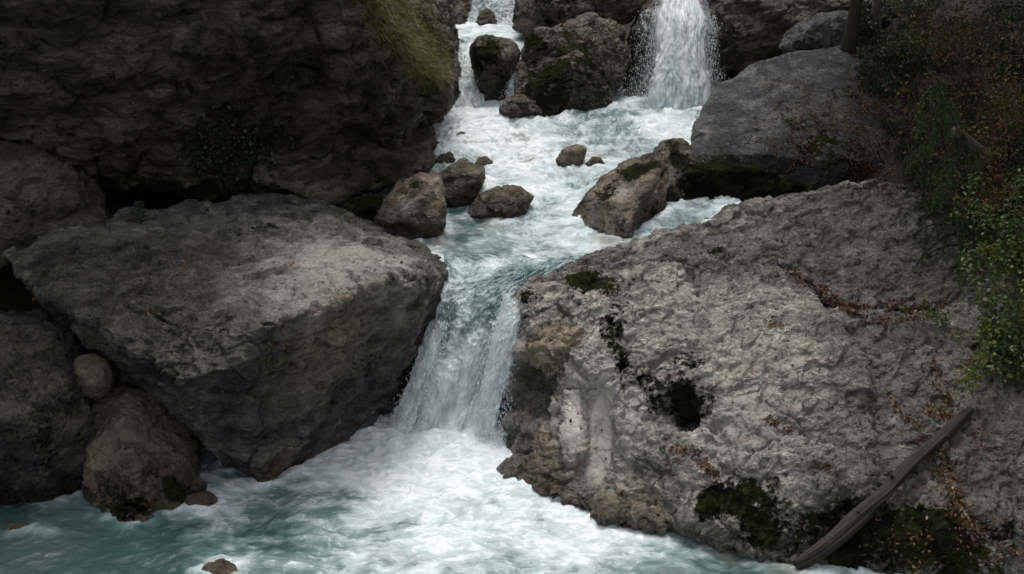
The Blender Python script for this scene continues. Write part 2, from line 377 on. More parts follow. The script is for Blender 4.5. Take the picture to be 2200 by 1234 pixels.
def polyd(px, py, line):
    d = np.full(len(px), 1e9)
    for (x0, y0), (x1, y1) in zip(line[:-1], line[1:]):
        t = np.clip(((px - x0) * (x1 - x0) + (py - y0) * (y1 - y0)) / ((x1 - x0) ** 2 + (y1 - y0) ** 2), 0, 1)
        d = np.minimum(d, np.hypot(px - x0 - t * (x1 - x0), py - y0 - t * (y1 - y0)))
    return d
def hollow(v, no):
    # scooped moss-lined cave, undercut and worn flutes of the lower left corner, the long cracks
    for bx, by_, rx_, ry_, dpt in ((1470, 880, 95, 62, .42), (1150, 850, 62, 75, .30), (1195, 690, 70, 34, .14), (1292, 940, 46, 130, .17), (1235, 900, 26, 120, -.10), (1352, 960, 30, 150, -.07), (1165, 760, 70, 26, -.12), (1400, 1040, 40, 90, .10), (1250, 620, 60, 22, .08), (1330, 770, 30, 80, .10), (1500, 640, 26, 110, .09)):
        px, py, dep = project(v)
        q = warp(np.stack([(px - bx) / rx_, (py - by_) / ry_, dep * 0], 1), 1.6, .28, 77 + int(bx) % 40)
        near = np.where((px - bx) ** 2 + (py - by_) ** 2 < 200)[0]; d0 = dep[near].min()
        v = v - no * (dpt * (1 - sstep(np.hypot(q[:, 0], q[:, 1]), .25, 1.1)) * (np.abs(dep - d0) < 1.3))[:, None]
    px, py, dep = project(v); jit = 14 * fbm(v * 2.2, 71, 4)
    for line, wd, dpt in (([(1690, 575), (1722, 602), (1772, 628), (1838, 670), (1960, 672), (2040, 652)], 13, .13), ([(1500, 520), (1478, 620), (1492, 720), (1500, 800)], 8, .08), ([(1560, 560), (1600, 700), (1590, 800)], 6, .05), ([(1290, 700), (1240, 760), (1262, 830)], 6, .06), ([(2000, 740), (2040, 880), (2040, 1010), (2100, 1150)], 12, .08), ([(1360, 690), (1330, 780), (1300, 830)], 6, .06), ([(1210, 840), (1290, 830), (1330, 790)], 6, .06)):
        v = v - no * (dpt * (1 - sstep(polyd(px, py + jit, line), 0, wd)))[:, None]
    return v
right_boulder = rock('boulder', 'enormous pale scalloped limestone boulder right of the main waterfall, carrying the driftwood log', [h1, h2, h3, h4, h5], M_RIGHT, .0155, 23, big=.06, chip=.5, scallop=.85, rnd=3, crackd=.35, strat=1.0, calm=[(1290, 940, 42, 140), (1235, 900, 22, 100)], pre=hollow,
    paint=dict(wet=[(2080, 900, 330, .85), (1950, 760, 180, .45), (2100, 720, 180, .6), (1850, 950, 160, .4), (1850, 550, 240, .55), (2000, 450, 180, .6), (1150, 845, 75, .9), (1110, 930, 60, .7), (2150, 1080, 130, .45), (1800, 1090, 110, .35), (1200, 655, 60, .5)],  # right-side blobs: darker wet stone, partly painting that side's shade
               ochre=[(1170, 725, 80, 1.1), (1150, 990, 80, .8), (1220, 900, 90, .6), (1330, 1080, 110, .6), (1230, 1050, 90, .65), (1180, 1010, 60, .7), (1430, 1110, 60, .4)],
               pale=[(1290, 880, 120, 1.4), (1295, 1000, 100, 1.3), (1230, 930, 60, .8), (1250, 760, 70, .4), (1540, 660, 190, .5), (1500, 960, 160, .45), (1650, 860, 170, .4)],
               moss=[(1280, 610, 75, .75), (1335, 650, 60, .5), (1322, 730, 50, .62), (1340, 785, 42, .65), (1300, 690, 40, .5), (1400, 600, 50, .35), (1455, 865, 85, .8), (1440, 940, 40, .3), (1600, 1090, 80, .42), (1510, 1080, 45, .6), (1650, 1130, 90, .5), (1640, 1010, 60, .35), (1500, 530, 60, .35), (1560, 550, 40, .35), (1180, 800, 45, .4), (1130, 625, 40, .6), (1420, 540, 60, .4), (1620, 560, 50, .35), (1480, 620, 40, .4), (1490, 760, 45, .4), (1560, 1060, 50, .4),
                     (1470, 700, 35, .35), (1240, 590, 40, .4), (1900, 1150, 130, .7), (2100, 1190, 130, .7), (1780, 1180, 80, .5), (2000, 1100, 90, .3), (1420, 1030, 60, .3), (2060, 930, 40, .4), (2000, 740, 50, .3)],
               mossg=[(1470, 880, 60, .3)]))

# --- left cliff: overhanging wall that goes on above and beside the picture
c1 = hull([(-700, 150, 19.0), (0, 215, 20.4), (100, 240, 20.6), (200, 274, 20.7), (300, 328, 20.9), (345, 372, 21.1), (420, 405, 21.4), (560, 395, 21.9), (700, 440, 22.6), (780, 365, 23.0), (855, 290, 23.6), (950, 225, 24.6), (966, 195, 24.8), (955, 130, 25.4), (945, 0, 27.0),
           (905, 180, 22.9), (870, 100, 22.2), (800, 0, 21.8), (600, 100, 20.6), (400, 200, 20.3), (-700, -200, 17.0), (0, -100, 18.0)], 5.0, .95, .0,
          extra=[(-3.7, 21.0, 8.0), (-4.8, 19.4, 9.4), (-10, 17.0, 10), (-16, 15, 9), (-4.6, 24, 12), (-9, 20.5, 13), (-18, 19, 14), (-14, 32, 16), (-4.6, 30, 13), (-20, 28, 3), (-12, 34, 2)])  # unseen upper overhang, shaped to shade the left side
c2 = hull([(905, 178, 23.0), (955, 160, 24.4), (966, 200, 24.2), (952, 228, 24.2), (900, 252, 24.2), (860, 255, 23.2), (800, 200, 22.0), (800, 120, 22.0)], 2.0, .9, 0)
c3 = hull([(893, 262, 24.4), (908, 320, 24.2), (900, 375, 24.0), (820, 372, 23.4), (700, 340, 22.8), (800, 260, 23.2)], 2.0, .9, 0)
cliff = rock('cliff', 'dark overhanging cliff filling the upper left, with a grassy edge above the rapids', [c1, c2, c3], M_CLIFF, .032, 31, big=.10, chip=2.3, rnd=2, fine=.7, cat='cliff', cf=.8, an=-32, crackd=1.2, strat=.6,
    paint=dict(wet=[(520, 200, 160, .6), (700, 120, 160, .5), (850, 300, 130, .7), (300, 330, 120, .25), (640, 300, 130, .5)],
               ochre=[(250, 130, 160, .3), (720, 230, 60, .5), (380, 330, 90, .25)],
               moss=[(880, 110, 80, .35), (930, 160, 50, .5), (520, 330, 90, .45)], mossg=[(910, 160, 90, .9)]))
# slab under the cliff
rock('rock_slab', 'dark flat ledge slab jutting out beneath the foot of the overhanging cliff', [hull([(560, 330, 21.6), (640, 310, 22.0), (760, 322, 22.6), (900, 335, 23.3), (925, 352, 23.2), (905, 372, 22.9), (780, 374, 22.2), (770, 400, 22.0), (700, 440, 21.7), (600, 408, 21.5), (555, 385, 21.4)], 1.6, .9, .1)], M_CLIFF, .024, 37, big=.05, chip=1.0, cat='rock', paint=dict(wet=[(800, 350, 150, .5)], moss=[(690, 320, 40, .6)]))
rock('boulder', 'lichen-covered brown rock at the left edge below the cliff, with bare twigs in front', [hull([(-120, 305, 19.9), (30, 318, 20.1), (95, 338, 20.1), (150, 362, 20.0), (158, 420, 19.9), (205, 468, 19.9), (225, 500, 19.7), (100, 540, 19.4), (-120, 600, 19.0), (60, 420, 19.5)], 1.5, .85, .5)], M_CLIFF, .026, 41, big=.07, chip=1.0, paint=dict(moss=[(60, 470, 80, .35), (200, 470, 50, .3), (40, 380, 50, .3)]))
rock('boulder', 'dark speckled boulder at the lower left edge, beside the tall cracked brown boulder', [hull([(-200, 700, 16.6), (0, 705, 17.0), (90, 730, 17.1), (140, 800, 17.0), (178, 890, 16.9), (180, 960, 16.6), (170, 1060, 16.5), (120, 1105, 16.2), (20, 1075, 16.1), (-200, 1090, 15.8), (60, 900, 15.9), (-200, 880, 15.6)], 1.4, .85, .1)], M_SPECK, .02, 43, big=.08, chip=.7, fine=1.6, paint=dict(moss=[(60, 900, 70, .35), (30, 1000, 90, .3), (110, 960, 60, .3)]))
rock('boulder', 'small smooth round tan boulder wedged under the big grey slab-topped boulder', [auto([(146, 800), (165, 770), (195, 760), (225, 775), (240, 805), (232, 840), (205, 858), (165, 848)], 17.1, .3, .6)], M_TAN, .014, 47, big=.012, chip=.10, fine=.35, rnd=10)
rock('boulder', 'tall brown boulder split by a deep crack, standing in the pool at lower left', [hull([(185, 930, 16.9), (215, 850, 17.4), (265, 822, 17.6), (330, 862, 17.4), (395, 930, 17.1), (415, 1000, 16.7), (412, 1050, 16.3), (360, 1110, 15.9), (320, 1165, 15.45), (265, 1155, 15.5), (190, 1080, 16.2), (180, 1000, 16.5), (290, 1000, 15.9), (260, 900, 16.8)], 1.0, .8, .1)], M_TAN, .016, 53, big=.05, chip=.45, rnd=6, crackd=.8,
     paint=dict(wet=[(330, 1000, 90, .4), (250, 1060, 80, .7), (300, 1130, 60, .4)], moss=[(230, 1070, 70, .6), (350, 1040, 55, .5), (280, 1090, 50, .5), (390, 1060, 40, .5)], ochre=[(345, 1090, 50, .5), (290, 1140, 40, .5)]))
# small stones at the edge of the lower pool
for lab, ol, Y, m, sd_ in (('smooth orange-brown stone in the water beside the tall cracked brown boulder', [(392, 1085), (405, 1065), (440, 1058), (465, 1072), (463, 1095), (430, 1115), (400, 1112)], 16.0, M_TAN, 3),
                      ('small dark stone tucked between the tall cracked boulder and an orange-brown stone', [(405, 1050), (425, 1025), (442, 1040), (435, 1058), (410, 1066)], 16.2, M_MOSSY, 4),
                      ('round orange-brown stone at the water edge in the lower left corner', [(8, 1150), (20, 1128), (45, 1124), (68, 1140), (64, 1162), (35, 1172), (12, 1168)], 15.4, M_TAN, 5),
                      ('small wet brown stone right of the round orange-brown corner stone', [(78, 1160), (92, 1150), (118, 1160), (116, 1174), (88, 1178)], 15.3, M_BROWN, 6),
                      ('little grey pebble left of and above the round orange-brown corner stone', [(-5, 1130), (8, 1122), (20, 1130), (16, 1142), (0, 1146)], 15.6, M_TAN, 7)):
    rock('stone', lab, [auto(ol, Y, .4, .5)], m, .010, 60 + sd_, big=.01, chip=.12, fine=.3, rnd=6, cat='stone', group='small stones along the lower pool', paint=dict(ochre=[(ol[0][0] + 25, ol[0][1], 60, .4)]) if sd_ in (3, 5) else None)
rock('stone', 'flat pale brown stone breaking the surface at the bottom edge of the photo', [auto([(420, 1236), (445, 1218), (480, 1209), (500, 1218), (515, 1238), (500, 1262), (440, 1262)], 14.3, .5, .3)], M_BROWN, .010, 71, big=.02, chip=.4, fine=.6, cat='stone', paint=dict(pale=[(470, 1222, 60, .3)]))
# --- boulders along the rapids
rock('boulder', 'brown wedge-shaped boulder between the ledge slab and the big grey slab-topped boulder', [auto([(795, 492), (815, 455), (860, 395), (905, 374), (945, 380), (955, 420), (955, 490), (925, 512), (885, 518), (840, 505)], 21.0, .5, .4, 1.0)], M_BROWN, .017, 73, big=.03, chip=.55, cf=1.5, fine=.45, rnd=1, group=G_STREAM, paint=dict(pale=[(880, 450, 50, .3)], moss=[(890, 385, 35, .5), (905, 475, 20, .4)], wet=[(840, 500, 50, .5)]))
rock('boulder', 'dark jagged boulder in the rapids just left of the low flat brown one', [auto([(940, 380), (965, 358), (995, 345), (1020, 362), (1042, 368), (1038, 395), (1022, 425), (985, 445), (950, 442), (940, 415)], 22.4, .4, .4, .8)], M_BROWN, .016, 79, big=.03, chip=.55, cf=1.5, fine=.45, rnd=1, group=G_STREAM, paint=dict(wet=[(970, 420, 70, .7), (990, 400, 60, .5)], pale=[(985, 365, 30, .3)]))
rock('boulder', 'low flat brown boulder in midstream, water curling round its right side', [auto([(1003, 452), (1030, 420), (1075, 404), (1125, 408), (1142, 425), (1130, 455), (1100, 474), (1040, 474), (1005, 470)], 22.0, .7, .3, .8)], M_BROWN, .015, 83, big=.03, chip=.55, cf=1.5, fine=.45, rnd=1, group=G_STREAM, paint=dict(wet=[(1060, 460, 60, .5)]))
rock('boulder', 'dark green mossy rock in shadow under the ledge slab', [auto([(722, 475), (760, 440), (815, 425), (840, 445), (800, 490), (750, 500)], 21.5, .4, .3, .8)], M_MOSSY, .02, 87, chip=.6, paint=dict(moss=[(780, 450, 80, .6)], wet=[(780, 480, 80, .6)]))
rock('boulder', 'tan wet stone alone in the middle of the rapids, pointed at its right', [auto([(1196, 345), (1212, 325), (1240, 313), (1257, 320), (1252, 352), (1230, 362), (1205, 358)], 24.2, .5, .3, .5)], M_TAN, .014, 89, big=.02, chip=.55, cf=1.5, fine=.45, group=G_STREAM, paint=dict(wet=[(1225, 350, 40, .5)], ochre=[(1225, 335, 40, .6)]))
for lab, ol, Y, sd_ in (('small tan stone in the rapids under the tip of the cliff', [(914, 325), (925, 310), (942, 307), (951, 320), (940, 332), (920, 332)], 25.3, 1),
                   ('small rounded tan stone in the rapids above the dark jagged boulder', [(938, 348), (950, 334), (968, 331), (979, 344), (970, 354), (945, 356)], 24.4, 2),
                   ('half-drowned brown stone in the rapids right of the two small tan stones', [(1018, 352), (1030, 340), (1046, 338), (1054, 352), (1040, 364), (1022, 364)], 24.2, 3),
                   ('half-drowned tan stone washed over by foam right of the pointed tan stone', [(1258, 352), (1275, 336), (1292, 338), (1300, 352), (1282, 364), (1262, 364)], 24.2, 4),
                   ('small brown stone awash in foam near the top of the wide rapids', [(978, 292), (990, 283), (1004, 286), (1006, 296), (990, 300)], 25.9, 5)):
    rock('stone', lab, [auto(ol, Y, .4, .4)], M_TAN, .012, 100 + sd_, big=.02, chip=.4, fine=.5, cat='stone', group='small stones in the rapids', paint=dict(wet=[(ol[0][0] + 15, ol[0][1], 60, .5)], ochre=[(ol[0][0] + 15, ol[0][1], 60, .4)]))
rock('boulder', 'leaning slab-like brown boulder right of the rapids, dark moss along its top edge', [hull([(1230, 495, 21.6), (1242, 455, 22.0), (1290, 390, 22.5), (1345, 352, 22.9), (1410, 332, 23.1), (1430, 340, 22.9), (1432, 400, 22.6), (1420, 470, 22.2), (1400, 500, 21.9), (1345, 526, 21.0), (1290, 522, 21.15), (1395, 400, 21.7), (1360, 460, 21.2), (1240, 514, 21.4)], 1.0, .8, .1)], M_BROWN, .016, 107, big=.02, chip=.6, rnd=1, an=50, strat=.2, fine=.6, group=G_STREAM,
     paint=dict(pale=[(1300, 440, 70, .6), (1345, 400, 50, .5)], moss=[(1400, 350, 40, .5), (1350, 370, 40, .45), (1310, 410, 35, .45), (1380, 450, 30, .45), (1410, 460, 40, .5)], wet=[(1270, 500, 70, .5), (1400, 480, 60, .5)]))  # pale blobs paint glints of the wet face into the colour
rock('boulder', 'added filler rock in the gap below the rounded grey boulder, coloured black as shadow', [hull([(1472, 372, 22.75), (1560, 362, 22.9), (1650, 372, 23.0), (1740, 405, 23.2), (1700, 460, 22.9), (1560, 476, 22.75), (1480, 468, 22.7)], 1.2, .9, .1)], M_MOSSY, .024, 111, chip=.9, paint=dict(wet=[(1520, 440, 150, 1.0), (1650, 430, 150, 1.0)], moss=[(1560, 420, 160, .9), (1660, 410, 120, .8)]))  # made-up rock; its wet and moss blobs paint the gap's shadow
rock('boulder', 'dark mossy boulder between the leaning brown slab and the rounded grey boulder', [hull([(1408, 345, 23.5), (1430, 312, 23.9), (1460, 305, 24.0), (1485, 322, 23.9), (1500, 380, 23.6), (1500, 480, 22.6), (1440, 490, 22.4), (1405, 470, 22.6), (1440, 400, 22.7)], 1.0, .8, .1)], M_MOSSY, .018, 109, chip=.6, group=G_STREAM, paint=dict(moss=[(1450, 330, 60, .5), (1460, 420, 60, .5)], wet=[(1450, 450, 90, .8)]))
rock('boulder', 'large rounded slate-grey boulder on the right bank, leaf litter spread over its top', [hull([(1482, 330, 24.2), (1492, 265, 24.8), (1535, 195, 25.5), (1612, 138, 26.2), (1715, 106, 26.8), (1830, 100, 27.2), (1940, 140, 27.2), (1660, 210, 24.7), (1780, 200, 25.0), (2010, 240, 26.6), (2030, 340, 25.6), (1960, 400, 24.6), (1850, 425, 23.9), (1700, 440, 23.6), (1560, 462, 23.5), (1510, 440, 23.7), (1490, 390, 23.9), (1640, 330, 23.5), (1840, 350, 23.6), (1560, 330, 23.7), (1600, 280, 24.2)], 1.5, .8, .3)], M_GREY, .02, 113, big=.05, chip=.12, scallop=.25, rnd=26, fine=.5,
     paint=dict(wet=[(1600, 400, 130, .7), (1800, 390, 150, .8), (1700, 180, 90, .2), (1540, 380, 80, .6), (1900, 250, 150, .5), (1850, 180, 120, .4)], moss=[(1760, 375, 120, .32), (1860, 370, 90, .3), (1560, 370, 60, .3), (1850, 250, 100, .3), (1760, 290, 70, .25), (1690, 240, 40, .3)], ochre=[(1800, 240, 130, .35)]))
# --- upper boulders
rock('boulder', 'squat dark boulder splitting the upper falls, brown top edge', [auto([(1014, 105), (1030, 85), (1075, 84), (1110, 95), (1120, 115), (1095, 150), (1085, 195), (1078, 222), (1040, 220), (1030, 170), (1018, 140)], 28.2, .25, .4, 1.0)], M_MOSSY, .022, 127, big=.05, chip=.55, cf=1.5, fine=.45, group=G_STREAM, paint=dict(moss=[(1045, 150, 60, .55), (1040, 100, 30, .5)], wet=[(1050, 180, 60, .8)], pale=[(1095, 105, 25, .3)]))
rock('boulder', 'big rounded moss-dark boulder between the upper falls and the tall right waterfall', [hull([(1108, 200, 27.6), (1105, 180, 27.8), (1122, 135, 28.4), (1165, 110, 28.9), (1200, 65, 29.3), (1260, 38, 29.6), (1310, 40, 29.7), (1342, 65, 29.6), (1350, 120, 29.2), (1335, 180, 28.4), (1310, 225, 27.8), (1240, 240, 27.3), (1170, 252, 27.1), (1120, 240, 27.2), (1230, 140, 27.6), (1160, 190, 27.3)], 1.5, .8, .2)], M_MOSSY, .022, 131, big=.06, chip=.7, scallop=.3, rnd=4, group=G_STREAM, upmoss=.15,
     paint=dict(moss=[(1150, 170, 70, .3), (1260, 120, 150, .2), (1290, 180, 120, .2), (1180, 225, 60, .3)], wet=[(1230, 230, 130, .6), (1330, 150, 80, .6)], pale=[(1160, 170, 50, .4), (1210, 75, 50, .35)]))
rock('boulder', 'small dark mossy knob on the left shoulder of the big rounded boulder', [auto([(1122, 120), (1130, 80), (1155, 64), (1190, 65), (1195, 100), (1160, 140), (1130, 145)], 28.3, .4, .4, .8)], M_MOSSY, .02, 133, chip=.5, paint=dict(moss=[(1150, 90, 45, .55)]))
rock('boulder', 'low dark rock at the waterline in front of the big rounded boulder', [auto([(1075, 238), (1090, 212), (1120, 203), (1150, 220), (1165, 245), (1120, 252), (1085, 250)], 27.0, .4, .4, .7)], M_BROWN, .018, 137, chip=.55, cf=1.5, fine=.45, group=G_STREAM, paint=dict(wet=[(1110, 240, 70, .7)]))
rock('boulder', 'dark boulder at the top edge above the squat boulder, pale brown foot', [hull([(1105, 60, 31.0), (1108, 10, 31.4), (1120, -60, 31.8), (1230, -90, 32), (1300, -40, 31.6), (1285, 30, 31.0), (1210, 70, 30.6), (1140, 80, 30.6), (1180, 10, 30.4)], 1.5, .8, .2)], M_MOSSY, .028, 139, chip=.7, paint=dict(moss=[(1200, 20, 80, .45)], wet=[(1200, 40, 90, .5)], ochre=[(1130, 70, 30, .5)]))
rock('boulder', 'brown boulder at the top edge just left of the tall right waterfall', [auto([(1285, 20), (1280, -40), (1330, -80), (1400, -50), (1375, 20), (1350, 45), (1305, 52)], 30.6, .3, .4, 1.2)], M_BROWN, .026, 149, chip=.7, paint=dict(wet=[(1320, 30, 60, .4)]))
rock('boulder', 'black wet rock behind the left side of the tall right waterfall', [hull([(1365, 60, 29.9), (1385, 25, 30.2), (1440, 5, 30.5), (1540, 5, 30.5), (1560, 150, 29.9), (1540, 250, 29.4), (1360, 250, 29.2), (1345, 150, 29.6)], 1.2, .9, .2)], M_MOSSY, .026, 151, big=.07, chip=.8, paint=dict(wet=[(1400, 130, 150, 1.0), (1480, 150, 150, 1.0)], moss=[(1400, 180, 90, .4)]))
rock('boulder', 'small dark stone at the foot of the tall right waterfall, left side', [auto([(1330, 235), (1350, 195), (1385, 185), (1420, 205), (1430, 240), (1380, 250)], 28.6, .4, .4, .7)], M_MOSSY, .02, 157, chip=.6, paint=dict(wet=[(1380, 220, 70, .8)]))
rock('cliff', 'dark blocky rock wall right of the tall waterfall, black hollow at its foot', [hull([(1520, -150, 31.0), (1515, 60, 30.0), (1525, 150, 29.6), (1600, 165, 29.4), (1700, 150, 29.2), (1850, 90, 29.5), (1950, 60, 30.5), (2100, 40, 32), (2100, -200, 33), (1800, -250, 32), (1650, 40, 29.3), (1650, -50, 30)], 3.0, .95, 0.0, extra=[(6, 36, 1), (10, 38, 1)])], M_CLIFF, .03, 163, big=.08, chip=1.0, cat='cliff', paint=dict(wet=[(1600, 130, 130, .5)], moss=[(1650, 20, 100, .25)]))
rock('boulder', 'pale lichen-spotted boulder on the right bank behind the mossy tree trunk', [auto([(1680, 105), (1700, 70), (1740, 45), (1800, 38), (1850, 25), (1880, 60), (1870, 120), (1790, 138), (1700, 132)], 27.9, .3, .4, 1.0)], M_GREY, .024, 167, chip=.8, paint=dict(moss=[(1730, 110, 50, .45), (1790, 60, 40, .35)], pale=[(1720, 70, 40, .3), (1855, 60, 30, .3)]))
for lab, ol, sd_ in (('brown pebble in the dark hollow right of the tall waterfall', [(1545, 200), (1552, 186), (1572, 184), (1578, 198), (1562, 208)], 1), ('yellowish pebble higher in the dark hollow right of the tall waterfall', [(1552, 186), (1560, 178), (1580, 180), (1578, 190), (1560, 192)], 2)):
    rock('stone', lab, [auto(ol, 27.8 + .2 * sd_, .3, .4)], M_TAN, .016, 170 + sd_, big=.02, chip=.3, cat='stone')
rock('boulder', 'pale brown rock at the far left of the upper falls, beside the cliff', [hull([(930, 78, 33.0), (940, -60, 34), (1010, -80, 34.4), (1015, 0, 33.8), (1000, 60, 33.2), (985, 78, 32.9)], 1.5, .9, .2)], M_TAN, .03, 181, chip=.8, paint=dict(wet=[(970, 60, 50, .4)], pale=[(975, 20, 40, .3)]))
rock('boulder', 'brown rock washed over by the farthest waterfall at the top edge', [auto([(1022, 64), (1030, 30), (1045, 12), (1062, 30), (1068, 64), (1045, 74)], 33.2, .3, .4, .8)], M_BROWN, .024, 191, chip=.6, paint=dict(wet=[(1045, 40, 40, .6)]))

# ------------------------------------------------------------------ ground: river bed, banks, and unseen gorge sides raised to block sky light
def ground_h(x, y):
    bed = np.interp(y, [-30, 17, 19.5, 21, 26, 29, 31, 34, 36, 60, 90], [-1.3, -1.2, -.2, 1.2, 1.7, 2.0, 2.6, 2.9, 3.6, 14, 34])
    rx = np.interp(y, [-30, 0, 10, 15, 18, 22, 26, 30, 40], [60, 26, 10, 5.4, 5.0, 5.0, 5.6, 5.4, 4.0])
    r = np.maximum(x - rx, 0)
    right = np.where(r < 4.2, r * .62, 4.2 * .62 + (r - 4.2) * 1.7)
    lx = np.interp(y, [-30, 0, 10, 15, 18, 24, 30, 40], [-60, -26, -12, -6, -5, -4.6, -4.2, -3.5])
    l = np.maximum(lx - x, 0); left = np.where(l < 2.5, l * .5, 1.25 + (l - 2.5) * 1.4)
    base = np.where(x > 0, np.maximum(bed, np.minimum(bed + 3, np.interp(y, [0, 17, 22, 26, 30, 40], [-.5, -.2, 1.4, 2.2, 2.6, 4.0]))) * sstep(r, 0, .6) + bed * (1 - sstep(r, 0, .6)), bed)
    return base + np.minimum(right, 34) + np.minimum(left, 34)
gx = np.linspace(-60, 60, 401); gy = np.linspace(-30, 90, 401)
X, Yg = np.meshgrid(gx, gy); v = np.stack([X.ravel(), Yg.ravel(), ground_h(X.ravel(), Yg.ravel())], 1)
v[:, 2] += .25 * fbm(v * np.array([.7, .7, 0]) + 5, 8, 4)
idx = np.arange(401 * 401).reshape(401, 401)
def gridf(idx): return np.stack([idx[:-1, :-1].ravel(), idx[:-1, 1:].ravel(), idx[1:, 1:].ravel(), idx[1:, :-1].ravel()], 1)
me = mesh_np('ground', v, gridf(idx)); smooth(me)
gm = NT('forest_floor'); g = gm.n('ShaderNodeTexCoord').outputs['Object']
n1 = gm.noise(g, 1.1, 6, .6); n2 = gm.noise(g, 9, 8, .7); n3 = gm.noise(g, 40, 5, .7)
col = gm.mix(gm.step(n1, .4, .6), C(.028, .022, .013), C(.045, .032, .018)); col = gm.mix(gm.step(n2, .5, .65), col, C(.022, .028, .010)); col = gm.mix(gm.step(n3, .55, .7), col, C(.075, .045, .022))
gm.put(gm.b.inputs['Base Color'], col); gm.b.inputs['Roughness'].default_value = .95
gm.put(gm.b.inputs['Normal'], gm.bump(gm.math('ADD', n2, gm.math('MULTIPLY', n3, .5)), 1, .12))
ground = tag(link('ground', me, gm.m), kind='structure')

# ------------------------------------------------------------------ what the water and the plants rest on
dg = bpy.context.evaluated_depsgraph_get(); bpy.context.view_layer.update()
bv, bf, k = [], [], 0
for o in ROCKS + [ground]:
    me = o.data; vv = getco(me) + np.array(o.location, np.float32)
    f = np.empty(len(me.loops), np.int32); me.loops.foreach_get('vertex_index', f)
    tot = np.empty(len(me.polygons), np.int32); me.polygons.foreach_get('loop_total', tot)
    f = f.reshape(-1, 4) if (tot == 4).all() else None
    if f is None: continue
    qx, qy, _ = project(vv); inside = (qx > -250) & (qx < 2450) & (qy > -250) & (qy < 1450)
    f = f[inside[f].any(1)]; u, inv = np.unique(f, return_inverse=True)
    bv.append(vv[u]); bf.append(inv.reshape(-1, 4) + k); k += len(u)
BV = BVHTree.FromPolygons(np.vstack(bv).tolist(), np.vstack(bf).tolist())
BVR = BVHTree.FromPolygons(np.vstack(bv[:-1]).tolist(), np.vstack(bf[:-1]).tolist())
def near_rock(v, far=.6):
    qx, qy, _ = project(v); m_ = np.where((qx > -150) & (qx < 2350) & (qy > -150) & (qy < 1400))[0]; d = np.full(len(v), far)
    for i in m_:
        h = BVR.find_nearest(Vector(v[i]), far)
        if h[0] is not None: d[i] = h[3]
    return d
# ------------------------------------------------------------------ water
def water_mat(name, fall=False):
    m = NT(name); f = m.at('flow', True); a = m.at('foam')
    wv = m.n('ShaderNodeTexNoise', {'Vector': f, 'Scale': 1.6, 'Detail': 4}).outputs[1]
    f2 = m.n('ShaderNodeVectorMath', {0: f, 1: m.n('ShaderNodeVectorMath', {0: wv, 3: .55}, operation='SCALE').outputs[0]}, operation='ADD').outputs[0]
    n1 = m.noise(f2, 2.0, 7, .55, .6); n2 = m.noise(f2, 7.0, 5, .58, .9); n3 = m.noise(f2, 34, 5, .7)
    # lacework of foam lines
    vo = m.n('ShaderNodeTexVoronoi', {'Vector': f2, 'Scale': 5.0}, feature='DISTANCE_TO_EDGE').outputs[0]
    vo2 = m.n('ShaderNodeTexVoronoi', {'Vector': f2, 'Scale': 13.0}, feature='DISTANCE_TO_EDGE').outputs[0]
    lace = m.math('ADD', m.math('MULTIPLY', m.math('SUBTRACT', 1, m.step(vo, 0, .10)), .55), m.math('MULTIPLY', m.math('SUBTRACT', 1, m.step(vo2, 0, .11)), .3))
    lace = m.math('MULTIPLY', lace, m.math('MULTIPLY', m.step(n2, .40, .66), m.math('MULTIPLY_ADD', m.step(a, .05, .45), .75, .25)))
    base = m.math('ADD', m.math('MULTIPLY', n1, 1.25), m.math('MULTIPLY', n2, .33))
    base = m.math('ADD', base, m.math('MULTIPLY_ADD', n3, .14, m.math('MULTIPLY', m.math('SUBTRACT', a, .5), .85)))
    fac = m.math('ADD', m.step(base, .52, 1.40), m.math('MULTIPLY', lace, .42), clamp=True)
    deep = m.mix(m.step(n1, .35, .65), C(.095, .158, .156), C(.18, .252, .252))
    deep = m.mix(m.step(a, .0, .32), C(.032, .070, .069), deep)  # darkest teal, chosen to paint the shaded lower-left corner
    mid = m.mix(m.step(fac, .0, .55), deep, C(.37, .445, .453))
    col = m.mix(m.step(fac, .40, 1.0), mid, m.mix(m.step(n2, .38, .62), C(.52, .59, .597), C(.70, .745, .755)))
    br = m.math('MULTIPLY', m.at('bed'), m.math('SUBTRACT', 1, m.step(fac, .5, .95)))
    col = m.mix(br, col, C(.15, .115, .07))
    m.put(m.b.inputs['Base Color'], col); m.put(m.b.inputs['Roughness'], m.mixf(fac, .10, .6))
    m.b.inputs['IOR'].default_value = 1.33
    h = m.math('ADD', m.math('MULTIPLY', n2, .8), m.math('ADD', m.math('MULTIPLY', n3, .25), m.math('MULTIPLY', fac, .35)))
    m.put(m.b.inputs['Normal'], m.bump(h, .6, .04))
    if fall:
        fs = m.mapv(f, (1, .5, 1))
        k = m.math('ADD', m.math('MULTIPLY', m.noise(fs, 10, 6, .65, .4), .7), m.math('MULTIPLY', m.noise(fs, 42, 4, .6), .6))
        al = m.step(m.math('ADD', k, m.math('SUBTRACT', m.at('dens'), .65)), .32, .68)
        tr = m.n('ShaderNodeBsdfTransparent'); mx = m.n('ShaderNodeMixShader', {0: al, 1: tr, 2: m.b.outputs[0]})
        m.put(m.out.inputs[0], mx)
    return m.m
M_WATER = water_mat('stream_water'); M_FALL = water_mat('falling_water', True)
dm = NT('white_spray'); dm.b.inputs['Base Color'].default_value = C(.72, .765, .785); dm.b.inputs['Roughness'].default_value = .35; M_DROP = dm.m

